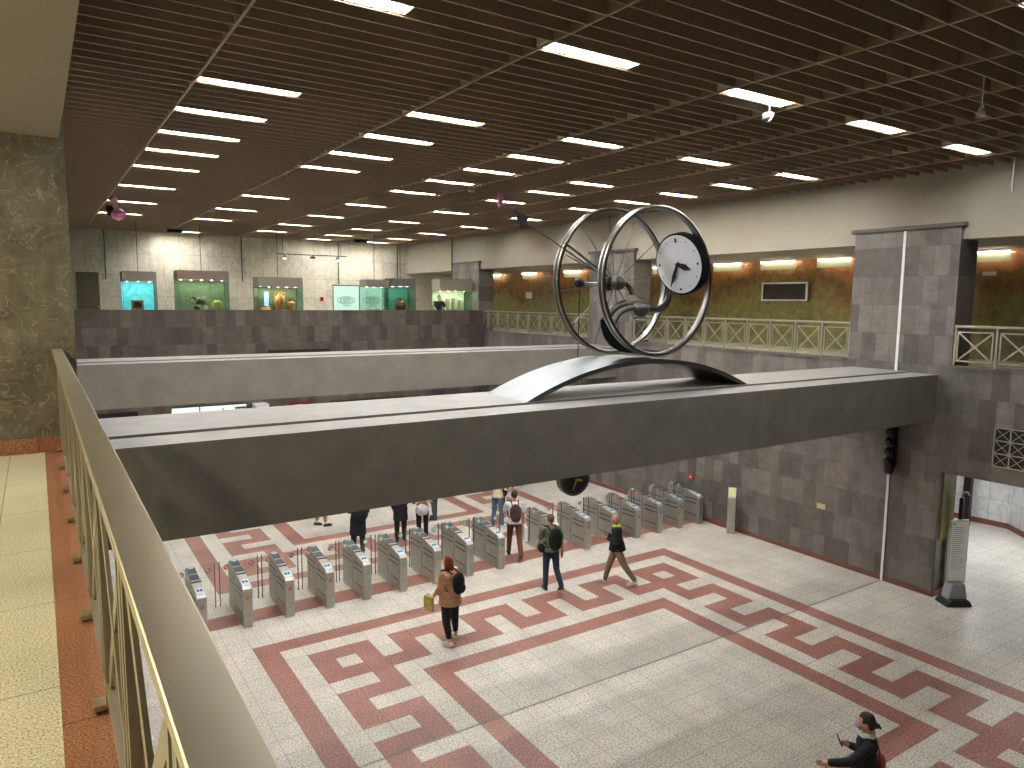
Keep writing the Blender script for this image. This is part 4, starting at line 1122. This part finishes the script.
# man in white shirt passing the gates
t, up, aj, lj, hp = person('man in white T-shirt and rust brown trousers passing through the ticket gates', (10.08, 15.2), 24, 1.03, ((-26, 10), (20, 8)), ((-5, 10, 22), (24, 12, 40)),
    skin='tan', top=(225, 222, 218), top_len=.10, sleeve=.7, trousers=(112, 62, 36), shoes=(46, 36, 34), hair=(42, 32, 28), lean=5)
backpack(t, up, (74, 50, 48), 'brown backpack with pale stripe on the man in the white shirt', 1.0, stripe=(206, 160, 144))
sb = put(thing('shopping_bag', 'white and magenta paper shopping bag at right of the man in the white shirt', 'bag'), t); w = aj[0][2]
MB().box(w.x+.01, w.y-.22, w.z-.42, w.x+.10, w.y+.04, w.z-.06, M['white']).box(w.x+.02, w.y+.04, w.z-.42, w.x+.09, w.y+.12, w.z-.06, plain('magenta_paper', (190, 70, 150), .5)).build('bag_body', sb)
MB().tube([w+Vector((.05, -.12, -.07)), w+Vector((.02, -.08, -.03)), w+Vector((.02, 0, -.03)), w+Vector((.05, .02, -.07))], .006, M['white'], 6).build('bag_handle', sb)
# woman at the lower right with mask and phone
t, up, aj, lj, hp = person('woman in black top with white collar and lilac face mask, lower right corner', (8.16, 4.50), -38, 1.01, ((20, 8), (-18, 16)), ((-6, 4, 122), (56, 34, 18)),
    top=(26, 26, 32), top_len=.08, sleeve=1.95, trousers=(34, 32, 36), shoes=(40, 40, 40), hair=(52, 30, 26), hair_kind='bun', collar=(232, 232, 230), mask=(190, 170, 225), lean=2)
ph = put(thing('mobile_phone', 'black phone in the right hand of the woman wearing a lilac mask', 'phone'), t); w = aj[0][2]
dv = (aj[0][2]-aj[0][1]).normalized()
MB().obox(w+dv*.12+Vector((-.02, .02, .03)), (.036, 0, 0), (0, .03, .065), (0, .004, -.002), M['black']).build('phone_body', ph)
MB().obox(w+dv*.12+Vector((-.02, .015, .032)), (.032, 0, 0), (0, .027, .06), (0, .001, -.001), plain('phone_glass', (30, 34, 44), .1)).build('phone_screen', ph)
rbg = put(thing('handbag', 'small rust red shoulder bag at the back of the woman with the lilac mask', 'bag'), t)
MB().ball(up(.10, -.17)+Vector((.12, 0, 0)), (.10, .06, .13), plain('rust_leather', (170, 74, 50), .5), 14).build('bag_body', rbg)
MB().tube([up(.2, -.17)+Vector((.12, 0, 0)), up(.5, -.09)+Vector((.12, 0, 0)), up(.535, -.02)+Vector((.13, 0, 0))], .009, plain('rust_strap', (150, 64, 44), .5), 6).build('bag_strap', rbg)
# guard behind the parapet
person('guard in dark polo shirt leaning on the parapet before the corner showcase', (14.85, 28.62), 190, .98, ((6, 4), (-2, 2)), ((30, 12, 30), (30, 12, 30)), top=(34, 36, 44), top_len=.08, sleeve=.75, trousers=(28, 28, 32), hair=(40, 34, 32), lean=6)[0].location.z = 5.15
# people beyond the gates, partly hidden by the beam
t, up, aj, lj, hp = person('person in black coat with a dark bag, left of the group beyond the gates', (6.72, 17.5), 30, 1.0, ((6, 4), (-6, 6)), ((10, 10, 60), (8, 10, 60)), top=(28, 28, 32), top_len=.48, sleeve=1.9, bulk=1.15, trousers=(36, 36, 42), trouser_len=.95)
backpack(t, up, (28, 28, 34), 'big dark holdall carried by the person in the black coat', 1.35, x=.10, name='holdall')
t, up, aj, lj, hp = person('person in tan leggings standing beyond the leftmost gates, mostly hidden by the beam', (6.7, 20.3), 100, .98, ((8, 4), (-8, 8)), top=(170, 120, 90), trousers=(176, 130, 90), trouser_len=.8, shoes=(44, 40, 44), sleeve=1.8, top_len=.05)
t, up, aj, lj, hp = person('person in long black clothes beside the one with a white bundle, beyond gates', (8.1, 17.9), 20, 1.0, ((5, 4), (-5, 6)), top=(26, 24, 26), top_len=.42, sleeve=1.9, bulk=1.1, trousers=(26, 24, 26))
t, up, aj, lj, hp = person('person in black trousers clasping a pale bundle beyond the gates', (8.62, 17.6), 205, .98, ((6, 4), (-4, 4)), ((22, 10, 88), (22, 10, 88)), top=(150, 100, 90), top_len=.06, sleeve=1.2, trousers=(24, 24, 26), shoes=(215, 210, 205))
bd = put(thing('bundle', 'pale grey bundled jacket held in front by a person beyond the gates', 'bundle'), t)
wrinkled(tuple(up(.0, .24)), (.20, .13, .15), plain('pale_cloth', (196, 198, 206), .8, noise=.15), 6, 18, .15).build('bundle_cloth', bd)
person('person in grey trousers right of the bundle holder, beyond the gates', (9.8, 19.2), 330, 1.02, ((4, 4), (-4, 4)), top=(40, 42, 44), trousers=(74, 76, 72), shoes=(70, 70, 70), sleeve=1.9, top_len=.08)
t, up, aj, lj, hp = person('person in cream top and blue jeans standing behind the gates, left of the white shirt', (11.0, 17.5), 70, .98, ((10, 6), (-4, 4)), ((26, 8, 50), (30, 8, 50)), top=(206, 196, 160), top_len=.08, sleeve=.8, trousers=(84, 104, 132), shoes=(210, 210, 210), hair=(60, 40, 30))
person('person in black trousers striding away beyond the gates, head hidden by beam', (12.5, 19.45), 200, 1.0, ((24, 6), (-18, 30)), top=(60, 56, 60), trousers=(26, 26, 30), shoes=(220, 214, 210), sleeve=1.9, top_len=.06)
person('farthest person in blue jeans beyond the gates, nearly hidden by the beam', (13.9, 20.9), 240, 1.0, ((10, 4), (-10, 8)), top=(60, 60, 66), trousers=(60, 80, 120), shoes=(215, 190, 185), sleeve=1.9, top_len=.06)
